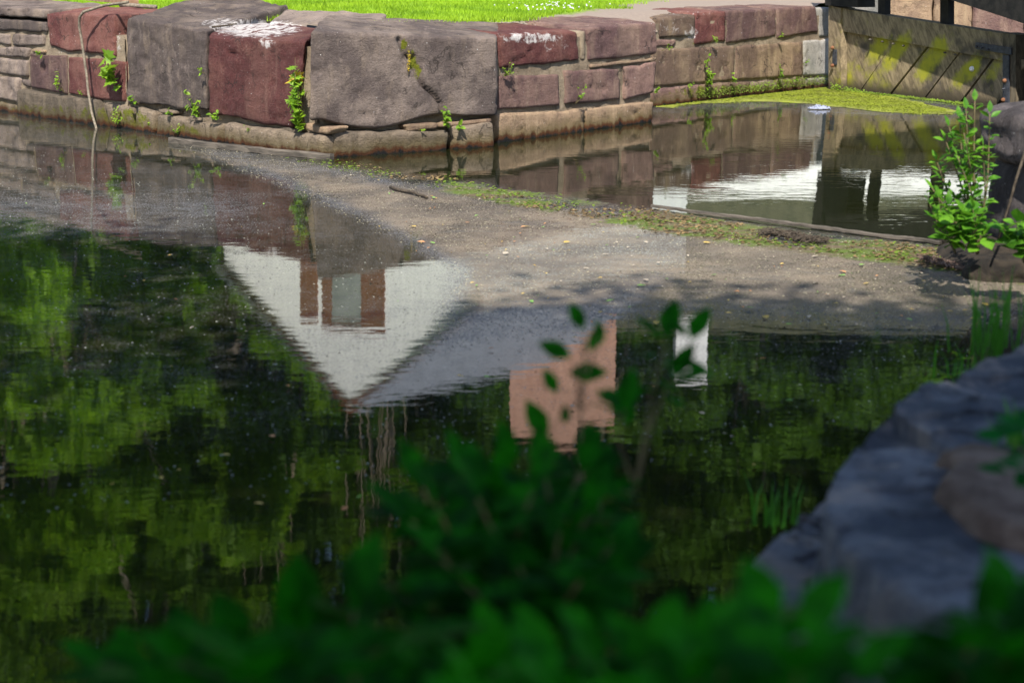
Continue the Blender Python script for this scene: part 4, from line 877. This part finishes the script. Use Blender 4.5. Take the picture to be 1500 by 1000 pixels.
bush('leafy_sprig', WY(1120, 1200, 1.4), low, 12, .075, 'shadelit', 'sprig of large blurred leaves in front of the ledge foot', 'shrub', 15, .003, .03, .66, .3, .7)
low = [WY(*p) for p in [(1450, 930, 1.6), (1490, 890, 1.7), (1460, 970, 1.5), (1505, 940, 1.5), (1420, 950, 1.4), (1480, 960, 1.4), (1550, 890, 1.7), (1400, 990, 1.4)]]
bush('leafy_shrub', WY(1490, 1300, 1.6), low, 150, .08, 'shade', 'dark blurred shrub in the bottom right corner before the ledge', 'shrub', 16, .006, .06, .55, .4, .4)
bush('leafy_sprig', WY(1530, 720, 2.6), [WY(1480, 640, 2.7), (WY(1505, 630, 2.7)), WY(1475, 690, 2.6), WY(1500, 685, 2.6)], 8, .05, 'shade2', 'small leafy sprig growing from the dirt on the ledge', 'shrub', 17, .003, .02, .6, .3, .5)

# ------------------------------------------------------------------ the white house mirrored in the water
y0 = 45.0
o_ = Vector((0, 0, -H)); d = ray(515, 597); d = Vector((d.x, d.y, -d.z)); apex = o_+d*(y0/d.y)
RD = Vector((.72, .69, 0)).normalized()            # ridge direction
GPl = Plane(Vector((apex.x, apex.y, 0)), Vector((apex.x, apex.y, 0))+Vector((RD.y, -RD.x, 0)))
gat = lambda x, y: GPl.at(x, y, True)
house = thing('white_house', (apex.x, apex.y, 1.3), 'white gabled house with brown shutters mirrored in the canal', 'house')
def siding():
    m, t, b = newmat('white_house_wall'); n = N(t); P = n.pos(); f = n.noise(n.scale(P, (2, 2, .5)), 3, 5, .7)
    t.links.new(n.mix(n.rng(f, .35, .65), (.76, .76, .77), (.88, .88, .88)), b.inputs['Base Color']); b.inputs['Roughness'].default_value = .7; return m
M['hw'] = siding(); M['roof'] = simple('grey_slate_roof', (.16, .175, .20), (.24, .26, .30), 3, .6, .01)
M['mossroof'] = simple('dark_mossy_roof', (.035, .04, .022), (.08, .08, .045), 3, .8, .01); M['trim'] = simple('brown_trim', (.13, .05, .03), (.19, .08, .05), 5); M['glass'] = simple('grey_window_glass', (.20, .22, .22), (.28, .3, .3), 2, .2); M['brick'] = simple('pink_brick_chimney', (.40, .22, .16), (.52, .31, .23), 4, .85)
eL = gat(322, 382); eR = gat(722, 436)
half = max(abs((eL-apex).dot(GPl.t)), abs((eR-apex).dot(GPl.t))); sgn = 1 if (eR-apex).dot(GPl.t) > 0 else -1
slL = (apex.z-eL.z)/abs((eL-apex).dot(GPl.t)); slR = (apex.z-eR.z)/abs((eR-apex).dot(GPl.t))
T = GPl.t*sgn; wL = 6.2; wR = 5.6; LEN = 8.0
pL = apex-T*wL-Vector((0, 0, slL*wL)); pR = apex+T*wR-Vector((0, 0, slR*wR))
pL.z = max(pL.z, 1.5); pR.z = max(pR.z, 1.5)
b0 = Vector((0, 0, 1)); gL = Vector((pL.x, pL.y, 1.2)); gR = Vector((pR.x, pR.y, 1.2)); A_ = apex.copy()
MB().prism([gL, gR, pR, A_, pL], RD*LEN).build('wall', M['hw'], house)
th = .25; up = Vector((0, 0, 1))
rf = MB(); rf.prism([A_+up*.10-RD*.05, A_-RD*.05+up*.03, pL-T*.06-RD*.3-up*slL*.06+up*.03, pL-T*.06-RD*.3-up*slL*.06+up*.10], RD*(LEN+.1)); rf.prism([A_+up*.10-RD*.05, A_-RD*.05+up*.03, pR+T*.06-RD*.3-up*slR*.06+up*.03, pR+T*.06-RD*.3-up*slR*.06+up*.10], RD*(LEN+.1)); rf.build('roof', M['roof'], house)
tr = MB()
tr.prism([A_-RD*.08+up*.12, A_-RD*.08-up*.12, pL-T*.06-RD*.08-up*slL*.06-up*.12, pL-T*.06-RD*.08-up*slL*.06+up*.12], RD*.03)
tr.prism([A_-RD*.08+up*.12, A_-RD*.08-up*.12, pR+T*.06-RD*.08-up*slR*.06-up*.12, pR+T*.06-RD*.08-up*slR*.06+up*.12], RD*.03); tr.build('rake_board', M['trim'], house)
def onG(name, q, out, mat): MB().prism([gat(*p)-RD*(out-.0) for p in q], RD*(out+.01)).build(name, M[mat], house)
onG('shutter', [(442, 300), (466, 300), (466, 470), (442, 468)], .06, 'trim')
onG('shutter', [(474, 300), (487, 300), (487, 476), (474, 474)], .06, 'trim')
onG('window', [(488, 300), (530, 300), (530, 474), (488, 472)], .04, 'glass')
onG('window_head', [(474, 472), (565, 476), (565, 486), (474, 480)], .075, 'trim')
onG('shutter', [(531, 300), (564, 300), (564, 474), (531, 474)], .06, 'trim')
# big chimney standing on the ridge end
def mirY(px, py, Y): d = ray(px, py); d = Vector((d.x, d.y, -d.z)); return o_+d*(Y/d.y)
q = [mirY(747, 640, 50.5), mirY(900, 640, 50.5)]; zt = q[0].z
ch = MB(); ch.prism([Vector((q[0].x, 50.5, 5)), Vector((q[1].x, 50.5, 5)), Vector((q[1].x, 50.5, zt-.4)), Vector((q[1].x-1.2, 50.5, zt-.4)), Vector((q[1].x-1.2, 50.5, zt+.3)), Vector((q[1].x-2.0, 50.5, zt+.3)), Vector((q[1].x-2.0, 50.5, zt)), Vector((q[0].x, 50.5, zt))], Vector((0, 1.4, 0))); ch.build('chimney', M['brick'], house)
wing = thing('white_house', (9, 51, 1.3), 'long low white house with grey roof mirrored beyond the gate', 'house')
zr = mirY(1200, 486, 54).z; ze = 5.45; x0, x1 = q[1].x-2.5, 19
wb = MB(); wb.prism([Vector((x0, 50, 1.2)), Vector((x0, 50, ze)), Vector((x0, 54, zr-.2)), Vector((x0, 58, ze)), Vector((x0, 58, 1.2))], Vector((x1-x0, 0, 0))); wb.build('wall', M['hw'], wing)
rb = MB()
for s_ in (-1, 1): rb.prism([Vector((x0-.2, 54, zr)), Vector((x0-.2, 54, zr-.15)), Vector((x0-.2, 54+s_*4.06, ze-.12)), Vector((x0-.2, 54+s_*4.06, ze+.03))], Vector((x1-x0+.4, 0, 0)))
rb.build('roof', M['mossroof'], wing)
a1, a2 = mirY(987, 552, 54), mirY(1033, 552, 54)
MB().prism([Vector((a1.x, 53.6, 7)), Vector((a2.x, 53.6, 7)), Vector((a2.x, 53.6, a1.z)), Vector((a1.x, 53.6, a1.z))], Vector((0, .9, 0))).build('chimney', M['hw'], wing)
for xx in (6.2, 12.6, 15.5): MB().prism([Vector((xx, 49.96, 2.2)), Vector((xx+.9, 49.96, 2.2)), Vector((xx+.9, 49.96, 3.7)), Vector((xx, 49.96, 3.7))], Vector((0, .1, 0))).build('window', M['glass'], wing)

# ------------------------------------------------------------------ trees (seen mirrored, and the ones that shade the water)
def crown_mesh(seed, nclump, nleaf, size, lsz):
    r = np.random.default_rng(seed); C_ = r.normal(0, 1, (nclump, 3)); C_ /= np.linalg.norm(C_, axis=1)[:, None]
    C_ *= (r.uniform(.25, 1, nclump)**.5)[:, None]; C_ = C_*np.array(size); C_[:, 2] += r.normal(0, .2, nclump)
    rad = r.uniform(.12, .26, nclump)*size[0]*1.25
    ci = r.integers(0, nclump, nleaf); d = r.normal(0, 1, (nleaf, 3)); d /= np.linalg.norm(d, axis=1)[:, None]
    P_ = C_[ci]+d*(rad[ci]*(r.uniform(.1, 1, nleaf)**.4))[:, None]*np.array([1, 1, .75])
    a = r.normal(0, 1, (nleaf, 3)); a /= np.linalg.norm(a, axis=1)[:, None]; b_ = np.cross(a, r.normal(0, 1, (nleaf, 3))); b_ /= np.linalg.norm(b_, axis=1)[:, None]
    s_ = lsz*r.uniform(.6, 1.3, nleaf)[:, None]
    V = np.stack([P_-a*s_, P_-b_*s_*.45, P_+a*s_, P_+b_*s_*.45], 1).reshape(-1, 3)
    return V, np.arange(nleaf*4).reshape(nleaf, 4), C_
def make_tree(kind, hgt, cw, seed, nleaf, lsz, mat, label, group, trunkfrac=.3, nclump=46, tk=1.0):
    r = random.Random(seed); root = thing(kind, (0, 0, 0), label, 'tree', group)
    ch_ = hgt*(1-trunkfrac)/2; V, Fc, C_ = crown_mesh(seed, nclump, nleaf, (cw, cw, ch_), lsz); V[:, 2] += hgt-ch_*1.02
    mesh('crown', V, Fc, M[mat], root)
    tb = MB(); top = Vector((r.uniform(-.5, .5), r.uniform(-.5, .5), hgt*.85)); pts = wob(lerp_pts([(0, 0, -.3), (0.1, 0, hgt*.3), top*.9], 8), .12, seed); pts[0] = Vector((0, 0, -.3)); tb.tube(pts, hgt*.012*tk, hgt*.003*tk, 8)
    for i in range(10):
        c = Vector(C_[i].tolist())+Vector((0, 0, hgt-ch_)); s0 = pts[r.randint(2, 6)]; tb.tube(wob(lerp_pts([s0, s0.lerp(c, .5)+Vector((0, 0, .4)), c], 5), .08, i), hgt*.006*tk, hgt*.0015*tk, 5)
    tb.build('trunk', M['bark'], root, True); return root
def place(root, loc, rz, sc, label=None, first=False):
    if first: c = root
    else:
        c = root.copy(); COL.objects.link(c)
        for ch_ in root.children: e = ch_.copy(); COL.objects.link(e); e.parent = c
    c.location = loc; c.rotation_euler = (0, 0, rz); c.scale = (sc, sc, sc)
    if label: c['label'] = label
    return c
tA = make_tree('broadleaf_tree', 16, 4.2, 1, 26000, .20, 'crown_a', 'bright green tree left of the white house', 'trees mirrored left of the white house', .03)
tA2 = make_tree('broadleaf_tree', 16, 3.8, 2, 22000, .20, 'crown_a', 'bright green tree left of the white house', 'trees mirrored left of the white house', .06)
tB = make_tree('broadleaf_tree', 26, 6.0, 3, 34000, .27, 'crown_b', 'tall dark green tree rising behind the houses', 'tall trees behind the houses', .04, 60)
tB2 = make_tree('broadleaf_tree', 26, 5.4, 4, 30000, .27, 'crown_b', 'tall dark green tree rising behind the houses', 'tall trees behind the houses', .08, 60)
rr = random.Random(3); first = {}
for i, (x, y, s_) in enumerate([(-14.5, 40, 1.0), (-18.5, 37, 1.1), (-20.5, 44, 1.3), (-14.5, 50, 1.3), (-17.5, 54, 1.5), (-25, 42, 1.3), (-11.5, 58, 1.35), (-28, 38, 1.2), (-8, 61, 1.35)]):
    t_ = tA if i % 2 == 0 else tA2; place(t_, (x, y, 1.3), rr.uniform(0, 6), s_, first=i < 2)
for i, (x, y, s_) in enumerate([(-12, 64, 1.05), (-4.5, 66, 1.1), (3, 67, 1.08), (10, 66, 1.0), (17, 65, 1.0), (24, 64, 1.05), (-20, 62, 1.1), (-8, 78, 1.5), (2, 79, 1.5), (12, 78, 1.5), (22, 78, 1.5), (-18, 76, 1.5), (31, 70, 1.3), (-28, 70, 1.4), (26, 56, .8)]+[(-36+9.5*j, 94+(j % 3)*2, 1.9) for j in range(9)]):
    t_ = tB if i % 2 == 0 else tB2; place(t_, (x, y, 1.5), rr.uniform(0, 6), s_, first=i < 2)
tS = make_tree('slender_tree', 21, 1.3, 7, 2600, .22, 'crown_a', 'slender pale-trunked tree mirrored among the dark foliage', 'slender trees mirrored in the water', .75, 10, .38)
for ch_ in tS.children:
    if ch_.name.startswith('trunk'): ch_.data.materials[0] = simple('pale_bark', (.16, .12, .09), (.28, .23, .17), 5)
for i, (x, y, s_) in enumerate([(-14.2, 61, 1.0), (-5.9, 59, 1.05), (-4.5, 59.5, 1.0), (-9.4, 60, 1.15)]): place(tS, (x, y, 1.3), rr.uniform(0, 6), s_, first=i == 0)
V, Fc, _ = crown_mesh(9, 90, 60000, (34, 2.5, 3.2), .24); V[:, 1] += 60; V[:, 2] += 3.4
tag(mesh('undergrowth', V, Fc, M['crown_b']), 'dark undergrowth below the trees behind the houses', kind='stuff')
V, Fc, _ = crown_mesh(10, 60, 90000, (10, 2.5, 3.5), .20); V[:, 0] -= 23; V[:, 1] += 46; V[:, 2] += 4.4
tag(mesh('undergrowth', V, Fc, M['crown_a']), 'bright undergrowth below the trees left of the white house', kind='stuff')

# shade trees on the near bank: crowns sized so that their shade falls on the near water
k_ = -SUN.y/SUN.z
shade = thing('broadleaf_tree', (-4.2, -6.0, .7), 'big tree on the near bank behind the viewer shading the left water', 'tree', 'shade trees on the near bank')
shade2 = thing('broadleaf_tree', (3.8, -6.5, .7), 'big tree on the near bank behind the viewer shading the ledge', 'tree', 'shade trees on the near bank')
def shade_crown(root, blobs, nleaf, seed):
    r = np.random.default_rng(seed); vol = np.array([b_[3]*b_[4] for b_ in blobs]); ci = r.choice(len(blobs), nleaf, p=vol/vol.sum()); B_ = np.array(blobs)
    d = r.normal(0, 1, (nleaf, 3)); d /= np.linalg.norm(d, axis=1)[:, None]; d *= (r.uniform(0, 1, nleaf)**.6*(1+.18*r.normal(0, 1, nleaf)))[:, None]
    z = B_[ci, 2]; P_ = np.stack([B_[ci, 0]-SUN.x/SUN.z*-z+d[:, 0]*B_[ci, 3], B_[ci, 1]-k_*z+d[:, 1]*B_[ci, 4], z+d[:, 2]*1.1], 1)
    a = r.normal(0, 1, (nleaf, 3)); a /= np.linalg.norm(a, axis=1)[:, None]; b_ = np.cross(a, r.normal(0, 1, (nleaf, 3))); b_ /= np.linalg.norm(b_, axis=1)[:, None]; s_ = .11*r.uniform(.6, 1.3, nleaf)[:, None]
    V = np.stack([P_-a*s_, P_-b_*s_*.5, P_+a*s_, P_+b_*s_*.5], 1).reshape(-1, 3)
    mesh('crown', V, np.arange(nleaf*4).reshape(nleaf, 4), M['crown_b'], root)
    tb = MB(); l = Vector(root.location); tp = Vector((l.x*.9, l.y+1.5, 7.5)); tb.tube(wob(lerp_pts([l-Vector((0, 0, .3)), l.lerp(tp, .5), tp], 7), .08, seed), .24, .10, 9)
    for q_ in blobs[:6]: c = Vector((q_[0]+SUN.x/SUN.z*q_[2], q_[1]-k_*q_[2], q_[2])); tb.tube(wob(lerp_pts([tp.lerp(l, .2), tp.lerp(c, .5)+Vector((0, 0, .5)), c.lerp(tp, .2)], 6), .08, seed), .07, .012, 6)
    tb.build('trunk', M['bark'], root, True)
# blobs: shadow centre x, shadow centre y, height, radius x, radius y
shade_crown(shade, [(-2.2, 1.5, 8, 2.2, 2.6), (-2.0, 5.2, 8.5, 2.2, 2.6), (-4.6, 4.0, 8, 2.2, 2.8), (-4.8, 8.4, 8.5, 2.2, 2.6), (-3.0, 9.2, 8, 1.5, 1.8), (-6.2, 11.2, 8.5, 1.8, 1.6), (-7.5, 7, 8, 2.2, 3)], 40000, 5)
shade_crown(shade2, [(.6, .6, 7.5, 2.0, 2.4), (2.6, 1.8, 8, 2.0, 2.4), (.6, 3.6, 8, 2.0, 2.4), (2.9, 4.9, 8.5, 1.8, 2.0), (0, 6.6, 8.5, 1.9, 1.8), (2.2, 6.6, 8.2, 1.6, 1.3), (5, 4, 8, 2.2, 3), (.9, 7.9, 8.2, 1.4, .7), (2.4, 7.5, 8.2, 1.5, .8)], 44000, 6)
for o in bpy.data.objects:
    if '_org' in o: del o['_org']
